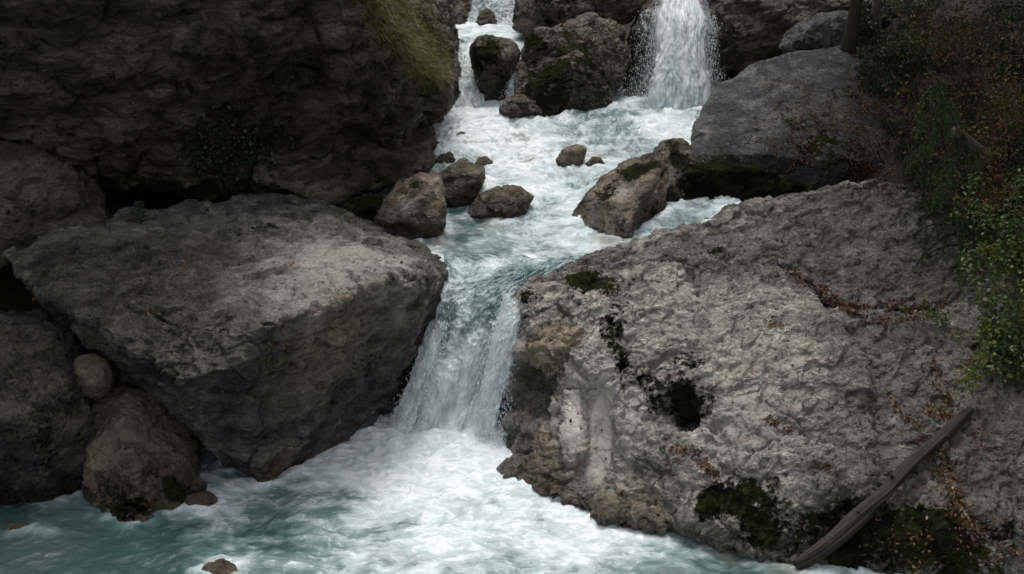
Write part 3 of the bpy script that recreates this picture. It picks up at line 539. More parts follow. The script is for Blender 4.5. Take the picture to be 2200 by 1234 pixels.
def pblob(v, blobs):
    """soft patches on the water, centres given where they stand"""
    a = np.zeros(len(v))
    nz = .5 * fbm(v * np.array([.9, .9, 0]) + 3, 44, 3)
    for px, py, r, s, z in blobs:
        c = PZ(px, py, z); rr = r * np.linalg.norm(c - CAM) / FPX
        d = np.sqrt((v[:, 0] - c[0]) ** 2 + ((v[:, 1] - c[1]) * .6) ** 2) / rr + nz
        a += s * (1 - sstep(d, .3, 1.3))
    return a
def sheet(name, x0, x1, y0, y1, dx, zf, foamf, bedf=None, keep=None, flowsc=(.75, 1.0)):
    nx = int((x1 - x0) / dx); ny = int((y1 - y0) / dx)
    X, Yv = np.meshgrid(np.linspace(x0, x1, nx), np.linspace(y0, y1, ny)); x = X.ravel(); y = Yv.ravel()
    v = np.stack([x, y, np.zeros_like(x)], 1); z, turb = zf(v); v[:, 2] = z
    f = gridf(np.arange(nx * ny).reshape(ny, nx))
    if keep is not None:
        k = keep(v)[f].all(1); f = f[k]
        u, inv = np.unique(f, return_inverse=True); f = inv.reshape(f.shape); v = v[u]; turb = turb[u]
    dr = near_rock(v); lap_ = np.exp(-(dr / .13) ** 2) * np.clip(.55 + 1.6 * fbm(v * np.array([2.2, 2.2, 0]) + 9, 64, 3), 0, 1.2)
    v[:, 2] += .05 * lap_
    me = mesh_np(name, v, f); attr(me, 'flow', np.stack([v[:, 0] * flowsc[0], v[:, 1] * flowsc[1], v[:, 2]], 1), True)
    attr(me, 'foam', np.clip(foamf(v, turb) + .38 * lap_, 0, 1)); attr(me, 'bed', bedf(v) if bedf else np.zeros(len(v)))
    smooth(me); o = link(name, me, M_WATER, None, (0, y0, 0)); return tag(o, kind='structure')
FOOT = PZ(950, 960, 0.0)
def low_z(v):
    d = np.sqrt(((v[:, 0] - FOOT[0]) / 1.2) ** 2 + ((v[:, 1] - FOOT[1] - .2)) ** 2)
    e = np.exp(-(d / 1.5) ** 2); q = warp(v * np.array([1, 1.0, 0]), .8, .5, 12)
    t1 = fbm(q * 1.5, 13, 4); t2 = fbm(q * 4.5, 19, 4, .6); t3 = fbm(q * 5, 25, 3, ridge=True)
    k = .35 + .7 * np.exp(-(d / 2.0) ** 2)
    z = e * .10 + (.08 + .10 * e) * t1 + k * (.060 * t2 + .030 * t3)
    return z, t1 * .6 + t2
def low_f(v, t):
    return np.clip(.41 + .38 * t + pblob(v, [(950, 965, 190, .62, 0), (820, 1060, 230, .22, 0), (1150, 1080, 260, .22, 0), (1000, 1200, 300, .12, 0), (640, 1130, 130, -.25, 0), (1400, 1140, 110, .2, 0), (1300, 1110, 150, .25, 0), (690, 1000, 110, .3, 0), (560, 1060, 80, .2, 0), (520, 1200, 130, -.15, 0), (60, 1210, 330, -.8, 0), (330, 1190, 120, -.3, 0), (1480, 1220, 180, -.25, 0), (1650, 1190, 100, -.2, 0), (430, 1130, 90, .25, 0), (250, 1180, 120, -.2, 0)]), 0, 1)  # large negative lower-left patch paints the corner's shade into the water colour
sheet('water', -9.5, 7.5, 9.5, 20.0, .026, low_z, low_f, lambda v: np.clip(pblob(v, [(60, 1180, 130, .1, 0), (1085, 985, 60, .5, 0), (1300, 1120, 70, .0, 0), (1700, 1190, 70, .5, 0), (1560, 1160, 60, .5, 0)]), 0, 1))
YM = [18.0, 19.2, 19.6, 20.5, 22, 24, 26, 28, 30]; ZM = [.9, 1.72, 1.88, 1.97, 2.12, 2.38, 2.62, 2.80, 2.85]
def mid_z(v):
    y = v[:, 1]; q = warp(v * np.array([1.0, .8, 0]), .9, .5, 14)
    t1 = fbm(q * 1.4, 15, 3); t2 = fbm(q * 3.6, 16, 4, .6); t3 = fbm(q * 5.5, 28, 3, ridge=True)
    k = np.interp(y, [18, 20, 21.5, 23, 27, 29], [.06, .15, .45, .9, .9, .6])
    z = np.interp(y, YM, ZM) + k * (.13 * t1 + .075 * t2 + .06 * t3)
    # narrows to the lip of the chute
    return z, t1 * .4 + t2
def mid_f(v, t):
    return np.clip(.53 + .38 * t + pblob(v, [(1080, 300, 130, .25, 2.6), (1000, 250, 110, .35, 2.75), (1450, 265, 90, .5, 2.75), (1100, 380, 90, .25, 2.3), (1170, 420, 70, .15, 2.2), (1020, 530, 110, -.25, 2.0), (1000, 480, 60, -.35, 2.1), (1250, 570, 90, -.1, 1.95), (1380, 540, 80, -.4, 1.98), (1350, 290, 110, -.15, 2.65), (1280, 245, 60, -.3, 2.75), (1480, 490, 60, -.3, 2.05), (1180, 530, 80, .05, 2), (1060, 580, 60, -.3, 1.9)]), 0, 1)
sheet('water', -3.6, 3.75, 18.75, 29.6, .026, mid_z, mid_f, lambda v: np.clip(pblob(v, [(1120, 300, 30, .5, 2.6), (1010, 300, 25, .5, 2.6), (1275, 352, 28, .6, 2.4), (1040, 352, 25, .6, 2.4), (1130, 355, 35, .4, 2.4), (1060, 478, 40, .4, 2.1), (1320, 525, 50, .5, 2.0), (930, 520, 40, .5, 2.0), (1150, 350, 25, .4, 2.4)]), 0, 1),
      keep=lambda v: ((v[:, 0] < 3.3) | (v[:, 1] < 22.9) | (v[:, 1] > 25)) & (v[:, 1] > np.interp(v[:, 0], [-3.6, -.9, .2, 1.0, 2.2, 5.2], [19.6, 19.0, 18.6, 18.9, 20.0, 22.6])))
def up_z(v):
    q = warp(v * np.array([1, .9, 0]), .9, .4, 44); t2 = fbm(q * 2.6, 46, 4, .6)
    return np.interp(v[:, 1], [29, 29.7, 30.3, 32, 34], [3.3, 3.55, 3.65, 3.66, 3.7]) + .07 * t2, t2
sheet('water', -3.4, 1.2, 29.35, 34.0, .03, up_z, lambda v, t: np.clip(.75 + .25 * t, 0, 1))

# falling water: layered sheets plus loose spray
def cr(p, t):
    n = len(p) - 1; x = t * n; i = np.clip(np.floor(x).astype(int), 0, n - 1); f = (x - i)[:, None]
    g = lambda k: p[np.clip(k, 0, n)]
    a, b, c, d = g(i - 1), g(i), g(i + 1), g(i + 2)
    return .5 * (2 * b + (c - a) * f + (2 * a - 5 * b + 4 * c - d) * f ** 2 + (3 * b - a - 3 * c + d) * f ** 3)
def fall_layer(rows, nu, nv, seed, amp, foamf, densf, off=0.0, st=.62, fscale=1.0):
    L = np.array([P(*r[0]) for r in rows]); Rr = np.array([P(*r[1]) for r in rows])
    t = np.linspace(0, 1, nv); l = cr(L, t); r = cr(Rr, t); u = np.linspace(0, 1, nu)
    bow = (np.sin(u * math.pi) * .10)[None, :, None] * np.array([0, -1, .1])[None, None]
    g = l[:, None] * (1 - u)[None, :, None] + r[:, None] * u[None, :, None] + bow * np.linalg.norm(r - l, axis=1)[:, None, None]
    du = np.gradient(g, axis=1); dv = np.gradient(g, axis=0); no = np.cross(dv, du); no /= np.linalg.norm(no, axis=2)[..., None] + 1e-9
    if no[..., 1].mean() > 0: no = -no
    w = np.linalg.norm(r - l, axis=1).mean(); ln = np.linalg.norm(np.diff((l + r) / 2, axis=0), axis=1).sum()
    g = g + ((r - l) / np.linalg.norm(r - l, axis=1)[:, None])[:, None] * (amp * 1.1 * fbm(np.stack([np.repeat(u[None] * 2.2, nv, 0).ravel(), np.repeat(t * ln * 1.6, nu), np.full(nu * nv, seed * 1.7)], 1), seed + 2, 3).reshape(nv, nu) * (np.abs(u - .5) * 2)[None])[..., None]
    U, V = np.meshgrid(u * w, t * ln); fl = np.stack([U.ravel() * fscale, V.ravel() * st * fscale, np.full(U.size, seed * 3.1)], 1)
    q = warp(fl * 1.0, 1.2, .25, seed)
    d = amp * (fbm(q * 2.5, seed, 4) + .6 * fbm(q * 9, seed + 4, 4, .6)).reshape(nv, nu)
    g = g + no * (d + off)[..., None]
    UU, VV = np.meshgrid(u, t)
    fo = foamf(UU, VV) + .5 * fbm(q * 2.0, seed + 9, 3).reshape(nv, nu); de = densf(UU, VV)
    return g.reshape(-1, 3), np.arange(nu * nv).reshape(nv, nu), fl, np.clip(fo, 0, 1).ravel(), de.ravel()
def waterfall(label, layers, drops, name='waterfall'):
    vs, fs, fl, fo, de = [], [], [], [], []; k = 0
    for a in layers:
        g, idx, f, o, d = fall_layer(*a[0], **a[1]); vs.append(g); fs.append(gridf(idx) + k); k += len(g); fl.append(f); fo.append(o); de.append(d)
    v = np.vstack(vs); base = v.mean(0); base[2] = v[:, 2].min()
    root = thing(name, base, label, 'waterfall')
    me = mesh_np('falling_sheet', v - base, np.vstack(fs)); attr(me, 'flow', np.vstack(fl), True); attr(me, 'foam', np.concatenate(fo)); attr(me, 'dens', np.concatenate(de)); attr(me, 'bed', np.zeros(len(v)))
    smooth(me); link('falling_sheet', me, M_FALL, root)
    if drops is not None: o = part('spray', *drops, M_DROP, root); o['kind'] = 'stuff'
    return root
OCT = np.array([[1, 0, 0], [-1, 0, 0], [0, 1, 0], [0, -1, 0], [0, 0, 1], [0, 0, -1]], float)
OF = np.array([[0, 2, 4], [2, 1, 4], [1, 3, 4], [3, 0, 4], [2, 0, 5], [1, 2, 5], [3, 1, 5], [0, 3, 5]])
def droplets(c, r, elong):
    n = len(c); s = np.stack([r, r, r * elong], 1)
    v = c[:, None] + OCT[None] * s[:, None]; f = OF[None] + (np.arange(n) * 6)[:, None, None]
    return v.reshape(-1, 3), f.reshape(-1, 3)
def fall_drops(rows, n, ulo, uhi, spread, rmin=.002, rmax=.0075, tpow=1.0, el=(1, 5), out=.14):
    L = np.array([P(*r[0]) for r in rows]); Rr = np.array([P(*r[1]) for r in rows])
    t = rng.random(n) ** tpow; l = cr(L, t); r = cr(Rr, t); u = rng.uniform(ulo, uhi, n)
    c = l + (r - l) * u[:, None] + rng.normal(size=(n, 3)) * spread * (.3 + t)[:, None]; c[:, 1] -= rng.random(n) * out
    return c, rmin + (rmax - rmin) * rng.random(n) ** 3, rng.uniform(*el, n)
def cat_drops(*ds):
    c = np.vstack([d[0] for d in ds]); r = np.concatenate([d[1] for d in ds]); e = np.concatenate([d[2] for d in ds]); return droplets(c, r, e)

# main chute
chute = [((950, 545, 20.3), (1300, 545, 20.3)), ((958, 585, 19.7), (1215, 577, 19.75)), ((945, 625, 19.25), (1130, 612, 19.3)), ((920, 690, 18.98), (1118, 660, 18.95)), ((890, 775, 18.72), (1106, 750, 18.7)), ((855, 870, 18.5), (1075, 860, 18.45)), ((828, 960, 18.3), (1030, 990, 17.9))]
side = [((1085, 640, 18.75), (1122, 640, 18.75)), ((1062, 700, 18.5), (1122, 690, 18.5)), ((1040, 780, 18.3), (1112, 775, 18.25)), ((1020, 880, 18.1), (1085, 870, 18.05)), ((1000, 975, 17.9), (1060, 975, 17.8))]
leftedge = [((942, 690, 18.9), (965, 690, 18.8)), ((915, 760, 18.65), (955, 760, 18.55)), ((885, 830, 18.5), (935, 830, 18.3)), ((850, 900, 18.35), (915, 900, 18.1)), ((822, 960, 18.25), (910, 970, 17.8))]
foot_c = np.stack([rng.uniform(800, 1090, 6000), 980 - np.abs(rng.normal(0, 32, 6000)), rng.uniform(17.4, 18.2, 6000)], 1)
foot_d = (np.array([P(*p) for p in foot_c]), .0015 + .005 * rng.random(6000) ** 2, rng.uniform(.8, 1.8, 6000))
waterfall('main waterfall pouring as a turquoise chute between the two biggest boulders into the lower pool', [
    ((chute, 150, 340, 5, .10, lambda u, v: .34 + .52 * sstep(v, .2, .9) + .35 * sstep(np.abs(u - .45), .25, .5) * sstep(v, .3, .55) + .1 * np.sin(u * 23), lambda u, v: np.full_like(u, 1.5)), {}),
    ((side, 60, 200, 6, .05, lambda u, v: .85 + 0 * u, lambda u, v: .82 - .25 * v - .55 * sstep(np.abs(u - .45), .22, .5) - .5 * (1 - sstep(v, 0, .12))), dict(off=.05)),
    ((side, 60, 200, 7, .06, lambda u, v: .9 + 0 * u, lambda u, v: .60 - .15 * v - .5 * sstep(np.abs(u - .55), .2, .5) - .5 * (1 - sstep(v, 0, .25))), dict(off=.12)),
    ((leftedge, 60, 200, 8, .06, lambda u, v: .8 + 0 * u, lambda u, v: .66 - .6 * sstep(np.abs(u - .42), .15, .5) - .5 * (1 - sstep(v, 0, .2))), dict(off=.06)),
    ((leftedge, 60, 200, 9, .06, lambda u, v: .85 + 0 * u, lambda u, v: .52 - .5 * sstep(np.abs(u - .35), .15, .5) + .1 * v - .5 * (1 - sstep(v, .1, .4))), dict(off=.13))],
    cat_drops(fall_drops(side, 7000, -.1, 1.1, .06), fall_drops(leftedge, 5000, -.25, .9, .06), fall_drops(chute, 3000, .1, 1, .05, tpow=.6), foot_d))
# tall waterfall upper right
tall = [((1420, -40, 30.4), (1505, -40, 30.4)), ((1412, 15, 29.6), (1508, 15, 29.6)), ((1400, 70, 29.0), (1522, 60, 29.0)), ((1402, 130, 28.6), (1518, 120, 28.5)), ((1385, 190, 28.2), (1535, 195, 28.2)), ((1382, 262, 27.9), (1538, 262, 27.9))]
thin = [((1375, 25, 29.8), (1420, 10, 29.8)), ((1372, 80, 29.2), (1420, 80, 29.0)), ((1362, 160, 28.9), (1415, 160, 28.7)), ((1352, 240, 28.6), (1412, 240, 28.4))]
waterfall('tall white waterfall at upper right, breaking into spray in front of black rock', [
    ((tall, 110, 220, 15, .10, lambda u, v: .85 + 0 * u, lambda u, v: .95 - .9 * sstep(np.abs(u - .56), .22, .52)), dict(st=.3)),
    ((tall, 110, 220, 16, .12, lambda u, v: .92 + 0 * u, lambda u, v: .74 - .6 * sstep(np.abs(u - .52), .25, .55)), dict(off=.14, st=.25)),
    ((tall, 110, 220, 17, .12, lambda u, v: .95 + 0 * u, lambda u, v: .62 - .5 * sstep(np.abs(u - .5), .25, .55)), dict(off=.28, st=.25)),
    ((thin, 50, 160, 18, .06, lambda u, v: .9 + 0 * u, lambda u, v: .36 + .1 * u - .12 * v), {})],
    cat_drops(fall_drops(tall, 20000, -.06, 1.08, .07, .002, .007, el=(1, 6)), fall_drops(tall, 2600, -.3, .3, .08, .002, .007, .7), fall_drops(tall, 2500, .9, 1.18, .07, .002, .009, .8), fall_drops(thin, 900, -.1, 1, .06, .002, .007)))
upl = [((935, 85, 30.6), (1022, 85, 30.6)), ((938, 115, 29.7), (1020, 110, 29.7)), ((942, 145, 29.1), (1026, 140, 29.1)), ((950, 185, 28.6), (1036, 180, 28.5)), ((955, 240, 28.0), (1046, 235, 27.9))]
waterfall('broad foamy cascade between the cliff tip and the squat dark boulder', [((upl, 90, 140, 25, .08, lambda u, v: .45 + .5 * v + .2 * np.sin(u * 9), lambda u, v: np.full_like(u, 1.5)), {}),
    ((upl, 90, 140, 26, .10, lambda u, v: .9 + 0 * u, lambda u, v: .25 + .35 * v), dict(off=.08))], cat_drops(fall_drops(upl, 900, 0, 1, .08, .005, .012, .5)))
tri = [((1098, 115, 29.0), (1120, 112, 29.0)), ((1094, 140, 28.6), (1128, 140, 28.6)), ((1090, 175, 28.3), (1124, 170, 28.2)), ((1084, 225, 27.9), (1108, 215, 27.8))]
waterfall('thin white trickle falling between the squat dark boulder and the big rounded mossy one', [((tri, 40, 120, 27, .05, lambda u, v: .85 + 0 * u, lambda u, v: .72 - .5 * np.abs(u - .5)), {}), ((tri, 40, 120, 28, .05, lambda u, v: .9 + 0 * u, lambda u, v: .5 - .5 * np.abs(u - .5)), dict(off=.08))], cat_drops(fall_drops(tri, 700, -.1, 1.1, .05, .004, .01)))
far = [((985, -60, 34.6), (1115, -60, 34.6)), ((990, 0, 34.0), (1112, 0, 34.0)), ((985, 40, 33.6), (1110, 40, 33.6)), ((975, 85, 33.0), (1112, 85, 33.0))]
waterfall('farthest waterfall at the top edge, sliding white over brown rock', [((far, 110, 110, 35, .10, lambda u, v: .62 + .25 * v, lambda u, v: np.full_like(u, 1.1) - .75 * sstep(u, .75, 1) * (1 - v) - .55 * np.exp(-((u - .48) / .12) ** 2) * sstep(v, .2, .5)), {}),
    ((far, 110, 110, 36, .10, lambda u, v: .9 + 0 * u, lambda u, v: .42 + .1 * v - .4 * np.exp(-((u - .48) / .12) ** 2)), dict(off=.10))], cat_drops(fall_drops(far, 900, 0, 1, .08, .005, .013)))
# ------------------------------------------------------------------ plants, wood and leaves
def hit(px, py):
    h = BV.ray_cast(Vector(CAM), Vector(pdir(px, py)))
    return (np.array(h[0]), np.array(h[1])) if h[0] is not None else (None, None)

def leaf_mat(name, stops, rough=.5, trans=.25, spec=.35):
    m = NT(name); r = m.n('ShaderNodeValToRGB', {0: m.at('var')}); cr_ = r.color_ramp
    while len(cr_.elements) < len(stops): cr_.elements.new(.5)
    for i, (p, c) in enumerate(stops): cr_.elements[i].position = p; cr_.elements[i].color = c
    m.put(m.b.inputs['Base Color'], r.outputs[0]); m.b.inputs['Roughness'].default_value = rough; m.b.inputs['Specular IOR Level'].default_value = spec
    t = m.n('ShaderNodeBsdfTranslucent', {0: r.outputs[0]}); x = m.n('ShaderNodeMixShader', {0: trans, 1: m.b.outputs[0], 2: t}); m.put(m.out.inputs[0], x)
    return m.m
ML_GREEN = leaf_mat('green_leaf', [(0, C(.026, .048, .011)), (.55, C(.066, .108, .022)), (.85, C(.13, .165, .034)), (1, C(.22, .20, .05))], .35, .3)
ML_AUT = leaf_mat('autumn_leaf', [(0, C(.05, .028, .016)), (.45, C(.115, .062, .028)), (.8, C(.19, .115, .038)), (1, C(.10, .12, .03))], .6, .3)
ML_DARK = leaf_mat('dark_leaf', [(0, C(.020, .028, .011)), (.7, C(.05, .068, .022)), (1, C(.11, .11, .035))], .5, .25)
ML_IVY = leaf_mat('ivy_leaf', [(0, C(.010, .018, .007)), (1, C(.026, .046, .014))], .4, .1)
ML_NEEDLE = leaf_mat('spruce_needle', [(0, C(.020, .034, .010)), (.6, C(.042, .068, .018)), (1, C(.09, .125, .03))], .55, .15)
ML_LITTER = leaf_mat('fallen_leaf', [(0, C(.04, .019, .011)), (.5, C(.10, .043, .022)), (.85, C(.17, .082, .038)), (.96, C(.27, .16, .055)), (1, C(.33, .25, .10))], .7, .1)
ML_GRASS = leaf_mat('dry_grass', [(0, C(.075, .08, .022)), (.5, C(.16, .145, .038)), (.85, C(.24, .20, .065)), (1, C(.10, .15, .02))], .6, .3)
def wood_mat(name, a, b, st=(6, 6, 1.2), sc=3.0, moss=0.0):
    m = NT(name); g = m.n('ShaderNodeTexCoord').outputs['Object']; f = m.at('flow', True)
    n1 = m.noise(m.mapv(f, st), sc, 7, .7, .4); n2 = m.noise(g, 8, 6, .7)
    col = m.mix(m.step(n1, .38, .62), a, b)
    if moss: col = m.mix(m.step(n2, .62 - moss * .3, .70 - moss * .3), col, C(.03, .036, .010))
    m.put(m.b.inputs['Base Color'], col); m.b.inputs['Roughness'].default_value = .85
    m.put(m.b.inputs['Normal'], m.bump(m.math('ADD', n1, m.math('MULTIPLY', n2, .3)), .9, .03)); return m.m
MW_DRIFT = wood_mat('weathered_driftwood', C(.010, .0075, .0055), C(.045, .034, .024), (5, 5, .45), 3, .15)
MW_BARK = wood_mat('dark_bark', C(.018, .014, .010), C(.05, .04, .03), (5, 5, 1.5), 3, .25)
MW_PALE = wood_mat('pale_bark', C(.075, .055, .037), C(.14, .105, .072), (5, 5, 1.0), 3, .1)
MW_TWIG = wood_mat('grey_twig', C(.06, .05, .04), C(.12, .10, .085))

def tube(pts, rad, ns=6, groove=0.0, seed=0):
    pts = np.asarray(pts, float); n = len(pts); rad = np.broadcast_to(rad, n)
    T = np.gradient(pts, axis=0); T /= np.linalg.norm(T, axis=1)[:, None] + 1e-9
    ref = np.array([.31, .17, .93]) if abs(T[0, 2]) < .9 else np.array([1., .1, 0])
    A = np.cross(T, ref); A /= np.linalg.norm(A, axis=1)[:, None] + 1e-9; B = np.cross(T, A)
    a = np.linspace(0, 2 * math.pi, ns, endpoint=False); ca, sa = np.cos(a), np.sin(a)
    ln = np.concatenate([[0], np.cumsum(np.linalg.norm(np.diff(pts, axis=0), axis=1))])
    fl = np.stack([np.tile(ca, n), np.tile(sa, n), np.repeat(ln, ns)], 1)
    rr = np.repeat(rad, ns)
    if groove:
        q = np.stack([fl[:, 0] * 2.2, fl[:, 1] * 2.2, fl[:, 2] * .9], 1)
        rr = rr * (1 + groove * (fbm(q, seed, 4) + .8 * np.minimum(fbm(q * np.array([2, 2, .6]), seed + 3, 3, ridge=True), .3)))
    v = np.repeat(pts, ns, 0) + rr[:, None] * (np.tile(ca, n)[:, None] * np.repeat(A, ns, 0) + np.tile(sa, n)[:, None] * np.repeat(B, ns, 0))
    i = np.arange(n - 1)[:, None] * ns; j = np.arange(ns)[None]; j2 = (j + 1) % ns
    f = np.stack([i + j, i + j2, i + ns + j2, i + ns + j], 2).reshape(-1, 4)
    v = np.vstack([v, pts[:1], pts[-1:]]); k = n * ns
    cap = np.array([[k, (x + 1) % ns, x, x] for x in range(ns)] + [[k + 1, k - ns + x, k - ns + (x + 1) % ns, k - ns + (x + 1) % ns] for x in range(ns)])
    fl = np.vstack([fl, [[0, 0, 0], [0, 0, ln[-1]]]])
    return v, f, cap[:, :3], fl
class Tubes:
    def __init__(s): s.v, s.f, s.c, s.l, s.k = [], [], [], [], 0
    def add(s, pts, rad, ns=5, **kw):
        v, f, c, l = tube(pts, rad, ns, **kw); s.v.append(v); s.f.append(f + s.k); s.c.append(c + s.k); s.l.append(l); s.k += len(v)
    def build(s, name, mat, root):
        me = mesh_np(name, np.vstack(s.v) - np.asarray(root.location), [np.vstack(s.f), np.vstack(s.c)]); attr(me, 'flow', np.vstack(s.l), True); smooth(me)
        return link(name, me, mat, root)
def unit(a): return a / (np.linalg.norm(a, axis=-1, keepdims=True) + 1e-9)
def leaves(c, d, n, L, w, fold=.25, curl=.15):
    """c base points, d along, n face normal, L lengths, w width ratio -> six-corner folded leaves"""
    d = unit(d); s = unit(np.cross(d, n)); n = unit(np.cross(s, d)); L = np.broadcast_to(L, len(c))[:, None]; W_ = L * w
    p = [c, c + d * L * .35 + s * W_ * .5 + n * W_ * fold, c + d * L * .72 + s * W_ * .38 + n * W_ * fold - n * L * curl * .4, c + d * L - n * L * curl,
         c + d * L * .72 - s * W_ * .38 + n * W_ * fold - n * L * curl * .4, c + d * L * .35 - s * W_ * .5 + n * W_ * fold]
    v = np.stack(p, 1).reshape(-1, 3); k = np.arange(len(c))[:, None] * 6
    f = np.concatenate([k + np.array([0, 1, 2, 3]), k + np.array([0, 3, 4, 5])], 0)
    return v, f
def rdir(n): return unit(rng.normal(size=(n, 3)))
def grow(tb, p, d, L, r, depth, tips, spread=.6, droop=0.0, ns=5, kids=3, wob=.18):
    n = 5; pts = [p]; q = np.array(p, float); dd = np.array(d, float)
    for i in range(n):
        dd = unit(dd + rng.normal(size=3) * wob + np.array([0, 0, -droop])); q = q + dd * L / n; pts.append(q)
        if depth == 0 or i >= 2: tips.append((q, dd))
    tb.add(pts, np.linspace(r, r * .45, n + 1), ns)
    if depth:
        for kx in range(kids):
            i = rng.integers(1, n + 1); nd = unit(dd + rng.normal(size=3) * spread)
            grow(tb, pts[i], nd, L * rng.uniform(.5, .75), r * .5, depth - 1, tips, spread, droop, max(3, ns - 1), kids, wob)
def foliage(name, tips, per, L, w, mat, root, jit=.06, up=.5, lv=.4):
    P0 = np.repeat(np.array([t[0] for t in tips]), per, 0); D = np.repeat(np.array([t[1] for t in tips]), per, 0)
    n = len(P0); c = P0 + rng.normal(size=(n, 3)) * jit; d = unit(D * .5 + rdir(n) + np.array([0, 0, -.1])); no = unit(rdir(n) + np.array([0, -.2, up * 2]))
    v, f = leaves(c, d, no, L * rng.uniform(1 - lv, 1 + lv, n), w)
    cl = fbm(P0 * 1.7, 5, 2) * .9
    return part(name, v, f, mat, root, var=np.repeat(np.clip(rng.random(n) * .75 + cl + .12, 0, 1), 6))

# --- the driftwood log and its splinter
A0, A1 = P(1702, 1224, 14.25), P(2082, 886, 15.75)
tl = np.linspace(0, 1, 120); hh, _ = hit(1890, 1050)
bow = np.sin(tl * math.pi)[:, None]
ax = A0 + (A1 - A0) * tl[:, None] + bow * np.array([0.02, -.05, .03]) + np.stack([.07 * np.sin(tl * 6.5 + .4) + .02 * np.sin(tl * 17), .01 * np.sin(tl * 14), .07 * np.sin(tl * 6.1 + 1) + .02 * np.sin(tl * 15 + 2)], 1)
rad = np.interp(tl, [0, .06, .25, .5, .8, .96, 1], [.030, .046, .056, .064, .064, .056, .035])
def rest(a, gap):
    # slide the wood along the sight lines until it just lies on the stone
    d = np.linalg.norm(a - CAM, axis=1); qx, qy, _ = project(a); t = np.linspace(0, 1, len(a)); hd = np.full(len(a), 99.0)
    for i in range(0, len(a), 3):
        h_, _n = hit(qx[i], qy[i])
        if h_ is not None: hd[i] = np.linalg.norm(h_ - CAM) - gap
    m_ = hd < 90; best = None
    for e0 in np.linspace(-1.5, 2, 71):
        for e1 in np.linspace(-1.5, 2, 71):
            cl_ = hd[m_] - (d[m_] - e0 * (1 - t[m_]) - e1 * t[m_])
            if cl_.min() > -.04 and (best is None or cl_.sum() < best[0]): best = (cl_.sum(), e0, e1)
    if best is None: return a
    return CAM + (a - CAM) * ((d - best[1] * (1 - t) - best[2] * t) / d)[:, None]
ax = rest(ax, .10); A0 = ax[0]
log = thing('driftwood_log', A0, 'weathered bare log leaning diagonally against the pale scalloped boulder, lower end in the water', 'log')
tb = Tubes(); tb.add(ax, rad, 40, groove=.6, seed=5); tb.build('trunk', MW_DRIFT, log)
for k_, dx_, L_ in ((70, (-.5, -.5, .8), .09), (98, (.6, -.5, .5), .07), (40, (-.4, -.8, .6), .06)):
    tb = Tubes(); tb.add(ax[k_] + np.array(dx_) * np.linspace(.2, 1, 6)[:, None] * (L_ + rad[k_]), np.linspace(.028, .012, 6), 9, groove=.4, seed=k_); tb.build('branch_stub', MW_DRIFT, log)
tb = Tubes(); q0 = P(1885, 1092, 14.7); q1 = P(1712, 1220, 14.15)
tb.add(rest(q0 + (q1 - q0) * np.linspace(0, 1, 30)[:, None] + np.sin(np.linspace(0, 1, 30) * 3.1)[:, None] * np.array([0.02, 0, -.05]), .06), np.interp(np.linspace(0, 1, 30), [0, .1, .6, 1], [.012, .03, .055, .06]), 12, groove=.4, seed=9); tb.build('splinter', MW_DRIFT, log)
h0, _ = hit(2110, 345); B0, B1 = P(2118, 345, 21.6), P(2050, 283, 21.3)
st = thing('broken_log', B0, 'short pale broken log stub on the leafy bank behind the spruce', 'log')
tb = Tubes(); tb.add(B0 + (B1 - B0) * np.linspace(0, 1, 16)[:, None], np.linspace(.14, .10, 16), 14, groove=.3, seed=4); tb.build('trunk', MW_PALE, st)

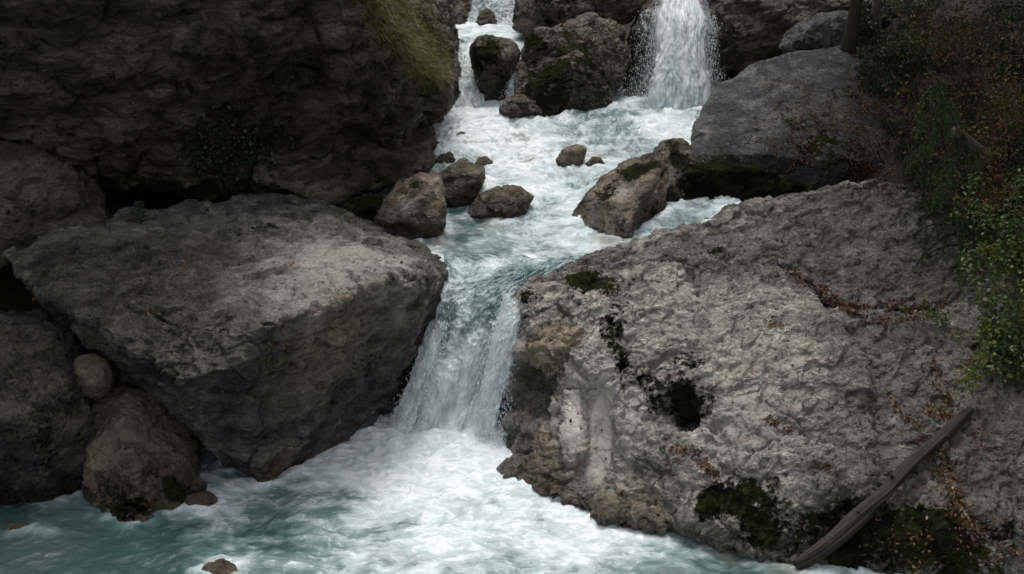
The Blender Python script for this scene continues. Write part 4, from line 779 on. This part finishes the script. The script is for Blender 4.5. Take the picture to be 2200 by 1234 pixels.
# --- needle trees
def needles(tw, root, name, L=.05, per=26, mat=None, wid=.16):
    """tw: list of (p0,p1) twigs; flat thin needles all round"""
    a = np.array([t[0] for t in tw]); b = np.array([t[1] for t in tw]); n = len(a)
    t = rng.random((n, per)); c = (a[:, None] + (b - a)[:, None] * t[..., None]).reshape(-1, 3); d = unit(np.repeat(b - a, per, 0))
    dd = unit(d * .8 + rdir(len(c))); s = unit(np.cross(dd, rdir(len(c)))) * L * wid; l = L * rng.uniform(.7, 1.2, len(c))[:, None]
    v = np.stack([c - s * .5, c + s * .5, c + dd * l], 1).reshape(-1, 3); f = np.arange(len(v)).reshape(-1, 3)
    return part(name, v, f, mat or ML_NEEDLE, root, var=np.repeat(np.clip(rng.random(len(c)) * .6 + t.ravel() * .4, 0, 1), 3), sm=False)
def conifer(base, top, z0, blen, nb, label, trunk_r, droop=.5, twl=.22, name='spruce_tree', nlen=.05, per=26, cat='tree', bark=None, sub=9, side=None, wid=.16, group=None):
    base, top = np.array(base, float), np.array(top, float); root = thing(name, base, label, cat, group)
    H = np.linalg.norm(top - base); tb = Tubes(); t = np.linspace(0, 1, 24); pts = base + (top - base) * t[:, None] + np.stack([.015 * H * np.sin(t * 5), .01 * H * np.sin(t * 4), 0 * t], 1)
    tb.add(pts, trunk_r * (1 - t * .93) * (1 + .5 * np.exp(-t * H / (trunk_r * 3))), 10, groove=.15); tb.build('trunk', bark or MW_BARK, root)
    bb, tw = Tubes(), []
    for i in range(nb):
        s = z0 + (1 - z0) * (i / nb) ** .9; p = base + (top - base) * s; L = blen * (1 - s) ** .75 / (1 - z0) ** .75 * rng.uniform(.65, 1.1) + .06 * blen
        a = i * 2.4 + rng.normal() * .3 if side is None else side + rng.normal() * 1.0
        d = np.array([math.cos(a), math.sin(a), .15]); q = p.copy(); pl = [q]
        for j in range(7):
            d = unit(d + np.array([0, 0, -droop * .22])); q = q + d * L / 7; pl.append(q)
        bb.add(pl, np.linspace(.012 * L + .003, .002, 8), 4)
        sd = unit(np.cross(d, [0, 0, 1]))
        for j in range(sub):
            u = rng.uniform(.15, 1); k = min(6, int(u * 7)); o_ = pl[k] + (pl[k + 1] - pl[k]) * (u * 7 - k)
            e = unit(d * .7 + sd * rng.choice([-1, 1]) * rng.uniform(.4, 1) + np.array([0, 0, -droop * rng.uniform(.3, 1)]))
            tw.append((o_, o_ + e * twl * rng.uniform(.5, 1.1) * (1.15 - u * .6)))
        tw.append((pl[3], pl[7]))
    bb.build('branches', bark or MW_BARK, root); needles(tw, root, 'crown', nlen, per, wid=wid); return root
s0 = P(2075, 640, 20.0); conifer(s0, P(2010, 160, 20.6), .06, 1.6, 56, 'young dark green spruce with drooping branches over the upper slab of the pale boulder', .04, 1.0, .26, 'young_spruce', .045, 40, cat='spruce', sub=13, wid=.26)
s1 = P(1990, 430, 23.2)
s2 = P(300, 492, 19.6); conifer(s2 - np.array([0, 0, .03]), s2 + np.array([.02, 0, .40]), .12, .17, 26, 'tiny green fir seedling on the top edge of the huge grey slab-topped boulder', .008, -.1, .07, 'fir_seedling', .03, 22, cat='seedling', sub=5)
t0 = P(1818, 112, 26.9); conifer(t0 - np.array([0, 0, .3]), t0 + np.array([.4, -.5, 15]), .42, 3.6, 100, 'dark mossy tree trunk at the top right behind the rounded grey boulder', .115, .6, 1.0, 'spruce_tree', .16, 40, sub=12, wid=.3)  # crown above the frame added to shade the right bank
tr0 = P(1873, 68, 28.6); conifer(tr0 - np.array([0, 0, .3]), tr0 + np.array([.2, .2, 13]), .35, 3.4, 90, 'thin pale brown tree trunk at the top right, right of the dark mossy trunk', .085, .6, .9, 'spruce_tree', .16, 36, bark=MW_PALE, sub=10, wid=.3)  # unseen crown here is likewise put in as a sun blocker

# --- broadleaf shrubs and bushes
def bush(name, base, label, cat, nst, H, r, tips_per, L, w, mat, lean=(0, 0, 0), bark=None, depth=2, spread=.6, jit=.06, up=.5, kids=3, droop=0.0, pn='foliage'):
    root = thing(name, base, label, cat); tb, tips = Tubes(), []
    for i in range(nst):
        d = unit(np.array([rng.normal() * .45, rng.normal() * .45, 1.0]) + np.array(lean)); grow(tb, np.array(base) + rng.normal(size=3) * .05, d, H * rng.uniform(.6, 1.1), r, depth, tips, spread, droop, 5, kids)
    tb.build('branches', bark or MW_TWIG, root)
    if tips_per: foliage(pn, tips, tips_per, L, w, mat, root, jit, up)
    return root
bush('leafy_shrub', P(2200, 840, 17.2), 'bright green glossy-leaved shrub at the right edge, hanging over the pale boulder', 'shrub', 15, 1.15, .014, 4, .066, .62, ML_GREEN, (-.08, -.1, .1), spread=.62, jit=.05)
bush('leafy_shrub', P(2215, 610, 18.6), 'upper green shrub at the right edge, behind the lower tip of the spruce', 'shrub', 12, .95, .013, 4, .064, .62, ML_GREEN, (-.2, 0, 0), spread=.6, jit=.06)
for bx, by, Y, H, n, lab, mt, per, lean in ((2020, 330, 24.0, 1.1, 11, 'brown autumn bush left of the broken log, thin bare twigs', ML_AUT, 1, (-.2, 0, 0)),
        (2150, 330, 23.0, 1.3, 13, 'rust and yellow autumn bush right of the broken log', ML_AUT, 2, (0, 0, 0)),
        (2100, 190, 26.0, 1.3, 12, 'sparse brown bush with pale grey twigs on the upper bank', ML_AUT, 1, (-.2, 0, 0)),
        (1950, 165, 27.2, .8, 10, 'low dark green bush above the rounded grey boulder', ML_DARK, 3, (0, 0, 0)),
        (2190, 130, 25.0, 1.2, 10, 'dark leafy bush at the right edge of the upper bank', ML_DARK, 3, (0, 0, 0)),
        (2140, 480, 21.0, .9, 10, 'brown-green bush just right of the spruce, above the glossy shrub', ML_AUT, 2, (0, 0, 0)),
        (1935, 60, 29.5, .8, 9, 'small dark green bush at the top edge right of the thin pale trunk', ML_DARK, 3, (0, 0, 0))):
    h_, n_ = hit(bx, by); b0 = h_ if h_ is not None and abs(h_[1] - Y) < 5 else P(bx, by, Y)
    bush('autumn_bush' if mt is ML_AUT else 'dark_bush', b0, lab, 'bush', n, H, .010, per, .06, .6, mt, lean, spread=.6, jit=.08)
bush('bare_shrub', P(930, 110, 25.6), 'leafless dark shrub on the tip of the cliff beside the upper falls', 'shrub', 7, .75, .009, 0, .04, .5, None, (.25, 0, .2), bark=MW_BARK, spread=.5)
for i, (px, py, px2, py2, lab) in enumerate(((90, 478, 130, 340, 'pale bare twigs rising in front of the lichen-covered rock at the left edge'), (-15, 118, 130, 88, 'bare twigs sticking out across the face of the cliff near the top left corner'), (-10, 225, 110, 200, 'bare twigs sticking out above the left end of the dark cleft'))):
    h_, n_ = hit(max(px, 5), py); b0 = h_ + n_ * .02; b1 = P(px2, py2, b0[1] - .35)
    root = thing('bare_twigs', b0, lab, 'twigs'); tb, tips = Tubes(), []
    for j in range(4): grow(tb, b0, unit(b1 - b0 + rng.normal(size=3) * .15), np.linalg.norm(b1 - b0) * rng.uniform(.6, 1), .006, 1, tips, .5, 0, 4, 3)
    tb.build('branches', MW_TWIG, root)
for i, (px, py, px2, py2, Y, lab) in enumerate(((2230, 60, 2030, 40, 21.5, 'pale thin bare branch reaching in from the right edge at the top'), (2230, 120, 2060, 150, 22.5, 'bare grey branch across the brown bushes below the top right corner'))):
    b0, b1 = P(px, py, Y), P(px2, py2, Y); root = thing('bare_branch', b0, lab, 'branch'); tb, tips = Tubes(), []
    for j in range(2): grow(tb, b0, unit(b1 - b0 + rng.normal(size=3) * .12), np.linalg.norm(b1 - b0), .010, 2, tips, .5, 0, 4, 2)
    tb.build('twigs', MW_TWIG, root); foliage('leaves', tips, 1, .05, .6, ML_AUT, root, .04)
# ivy on the cliff
ip, ii = [], []
for _ in range(620):
    a = rng.normal(size=2); x, y = 495 + a[0] * 52 + a[1] * 12, 322 + a[1] * 40 - a[0] * 6
    h_, n_ = hit(x, y)
    if h_ is not None and h_[2] > 2.9: ip.append(h_ + n_ * rng.uniform(.03, .12)); ii.append(n_)
ip, ii = np.array(ip), np.array(ii)
ivy = thing('ivy_plant', ip.mean(0), 'dark green ivy hanging on the lower face of the overhanging cliff', 'ivy')
v, f = leaves(ip, unit(np.array([0, 0, -1.0]) + rng.normal(size=ip.shape) * .5), unit(ii + rng.normal(size=ip.shape) * .35), rng.uniform(.03, .075, len(ip)), .9); part('foliage', v, f, ML_IVY, ivy, var=np.repeat(rng.random(len(ip)), 6))
tb = Tubes()
for _ in range(16):
    a = ip[rng.integers(len(ip))]; b = ip[rng.integers(len(ip))]; tb.add(a + (b - a) * np.linspace(0, 1, 8)[:, None] + rng.normal(size=(8, 3)) * .02, .004, 4)
tb.build('stems', MW_BARK, ivy)
# fern on the face of the left boulder
def tuft(name, base, label, cat, n, L, mat, dirn, wid=.012):
    root = thing(name, base, label, cat); vs, fs, k = [], [], 0
    for i in range(n):
        d = unit(np.array(dirn) + rng.normal(size=3) * .5); q = np.array(base) + rng.normal(size=3) * .02; l = L * rng.uniform(.5, 1.1); s = unit(np.cross(d, rdir(1)[0])) * wid
        for j in range(5):
            w_ = s * (1 - j / 4.3) ; vs += [q - w_, q + w_]; d = unit(d + np.array([0, 0, -.28])); q = q + d * l / 4
        fs += [[k + 2 * j, k + 2 * j + 1, k + 2 * j + 3, k + 2 * j + 2] for j in range(4)]; k += 10
    part('fronds', np.array(vs), np.array(fs), mat, root, var=np.repeat(rng.random(n), 10)); return root
for x, y, n, lab in ((590, 768, 22, 'small fern growing from the shaded front face of the huge grey slab-topped boulder'), (620, 745, 10, 'tiny fern above and right of the small fern on the boulder face')):
    h_, n_ = hit(x, y); tuft('fern', h_, lab, 'fern', n, .2, ML_DARK, n_ * .8 + np.array([0, 0, .3]))
for x, y, n, m_, lab in ((2068, 925, 40, ML_GREEN, 'little green plant in the crack beside the upper end of the log'), (2010, 985, 40, ML_GREEN, 'little green plant just below the upper half of the log'), (2120, 785, 30, ML_GREEN, 'little green plant on the pale boulder left of the glossy shrub')):
    h_, n_ = hit(x, y); c = h_ + rng.normal(size=(n, 3)) * .05 + n_ * .03; root = thing('small_plant', h_, lab, 'plant')
    v, f = leaves(c, unit(rdir(n) + n_), unit(rdir(n) * .5 + n_), rng.uniform(.02, .05, n), .6); part('foliage', v, f, m_, root, var=np.repeat(rng.random(n) * .6, 6))
# grass on the shoulder of the cliff
gv, gf, gk, gvar = [], [], 0, []
for _ in range(5200):
    t = rng.random(); cx, cy = np.interp(t, [0, .35, .7, 1], [815, 868, 915, 938]), np.interp(t, [0, .35, .7, 1], [-10, 60, 118, 160]); sp = np.interp(t, [0, .5, 1], [38, 34, 24])
    x, y = cx + rng.normal() * sp, cy + rng.normal() * sp * .8
    if x > 962: continue
    h_, n_ = hit(x, y)
    if h_ is None or h_[1] > 27.5: continue
    d = unit(n_ * .55 + np.array([.1, -.1, .35]) + rng.normal(size=3) * .35); L = rng.uniform(.12, .34); q = h_ - n_ * .01; s = unit(np.cross(d, rdir(1)[0])) * rng.uniform(.003, .006)
    for j in range(4):
        w_ = s * (1 - j / 3.2); gv += [q - w_, q + w_]; d = unit(d + np.array([.03, -.03, -.42])); q = q + d * L / 3
    gf += [[gk + 2 * j, gk + 2 * j + 1, gk + 2 * j + 3, gk + 2 * j + 2] for j in range(3)]; gk += 8; c_ = np.clip(rng.random() * .8 + (.35 if y > 140 and x < 935 else 0), 0, 1); gvar += [c_] * 8
me = mesh_np('grass', np.array(gv), np.array(gf)); attr(me, 'var', np.array(gvar)); tag(link('grass', me, ML_GRASS), 'olive and straw coloured grass hanging over the grassy edge of the cliff', 'grass', kind='stuff')
# fallen leaves: along the cracks of the big boulder, over the grey boulder and the bank
lp, ln_ = [], []
def drop(x, y, lift=.012):
    h_, n_ = hit(x, y)
    if h_ is not None and h_[2] > .15: lp.append(h_ + n_ * lift * rng.uniform(.3, 2)); ln_.append(n_)
for line, n, sp in (([(1690, 575), (1722, 602), (1772, 628), (1805, 655), (1838, 670)], 300, 6), ([(1800, 655), (1835, 668), (1872, 662)], 160, 7), ([(1905, 660), (1965, 670), (2032, 655)], 300, 10), ([(1850, 690), (1920, 690), (1990, 685)], 150, 6), ([(2000, 780), (2018, 835), (2048, 875)], 150, 9), ([(1985, 880), (2040, 892)], 160, 9), ([(1915, 860), (1960, 905), (1995, 955)], 110, 7),
                    ([(2015, 985), (2045, 1060), (2080, 1120), (2105, 1150)], 420, 13), ([(1438, 962), (1500, 972)], 90, 7), ([(1505, 995), (1545, 1025)], 90, 8), ([(1645, 900), (1672, 912)], 50, 6), ([(1690, 925), (1700, 930)], 16, 5), ([(2090, 770), (2110, 800)], 130, 14), ([(1760, 1000), (1780, 1010)], 20, 8), ([(2060, 880), (2130, 960)], 70, 14), ([(1250, 880), (1300, 1000)], 14, 20), ([(1880, 1130), (2000, 1190)], 90, 40), ([(2050, 1180), (2200, 1180)], 110, 40), ([(1640, 690), (1690, 705)], 40, 5), ([(630, 700), (850, 560)], 60, 40), ([(150, 580), (500, 600)], 60, 60)):
    l = np.array(line, float)
    for t in rng.random(n) * (len(l) - 1):
        i = int(t); q = l[i] + (l[i + 1] - l[i]) * (t - i) + rng.normal(size=2) * sp; drop(*q)
for x0, x1, y0, y1, n in ((1640, 1960, 170, 390, 800), (1820, 2200, 70, 420, 5200), (1560, 2200, 420, 1200, 120), (1600, 1760, 220, 330, 60)):
    for _ in range(n): drop(rng.uniform(x0, x1), rng.uniform(y0, y1))
lp, ln_ = np.array(lp), np.array(ln_); n = len(lp)
v, f = leaves(lp, unit(np.cross(ln_, rdir(n)) + ln_ * rng.normal(size=(n, 1)) * .25), unit(ln_ + rdir(n) * .55), rng.uniform(.022, .065, n), .55, .35, .25)
me = mesh_np('leaf_litter', v, f); attr(me, 'var', np.repeat(rng.random(n), 6)); tag(link('leaf_litter', me, ML_LITTER), 'brown fallen leaves caught in cracks and scattered over the right bank', 'fallen leaves', kind='stuff')
# low green and brown undergrowth on the bank
up_, un_ = [], []
for _ in range(9000):
    x, y = rng.uniform(1840, 2260), rng.uniform(20, 470)
    if x < 1840 + max(0, (y - 150)) * .45: continue
    h_, n_ = hit(x, y)
    if h_ is not None: up_.append(h_); un_.append(n_)
up_, un_ = np.array(up_), np.array(un_); n = len(up_); cl = fbm(up_ * 1.2, 9, 3)
k_ = cl > -.12; up_, un_, cl = up_[k_], un_[k_], cl[k_]; n = len(up_)
v, f = leaves(np.repeat(up_, 3, 0) + rng.normal(size=(3 * n, 3)) * .04 + np.array([0, 0, .03]), unit(rdir(3 * n) + np.array([0, 0, 1.0])), rdir(3 * n), rng.uniform(.04, .15, 3 * n), .22, .1, .3)
me = mesh_np('undergrowth', v, f); attr(me, 'var', np.repeat(np.clip(np.repeat(cl, 3) * .5 + rng.random(3 * n) * .7, 0, 1), 6)); tag(link('undergrowth', me, ML_DARK), 'low dark green undergrowth covering the leafy right bank', 'undergrowth', kind='stuff')
# broadleaf tree whose crown hangs into the top right corner its unseen spread added to shade the right bank
tb0 = np.array([11.2, 22.5, 5.5]); tree = thing('broadleaf_tree', tb0, 'dark broadleaf tree whose branches hang into the top right corner', 'tree')
tb, tips = Tubes(), []
trunk = [tb0 + np.array([-.25 * t, -.15 * t, t]) for t in np.linspace(0, 8, 12)]; tw_ = Tubes(); tw_.add(trunk, np.linspace(.28, .10, 12), 10, groove=.15); tw_.build('trunk', MW_BARK, tree)
for i in range(26):
    a = rng.uniform(0, 2 * math.pi); p0 = trunk[rng.integers(3, 12)]; d = np.array([math.cos(a) - .45, math.sin(a) - .1, rng.uniform(-.05, .4)])
    grow(tb, p0, unit(d), rng.uniform(2.6, 4.2), .05, 2, tips, .6, .04, 5, 4, .14)
tb.build('branches', MW_BARK, tree); foliage('crown', tips, 2, .13, .65, ML_DARK, tree, .22)
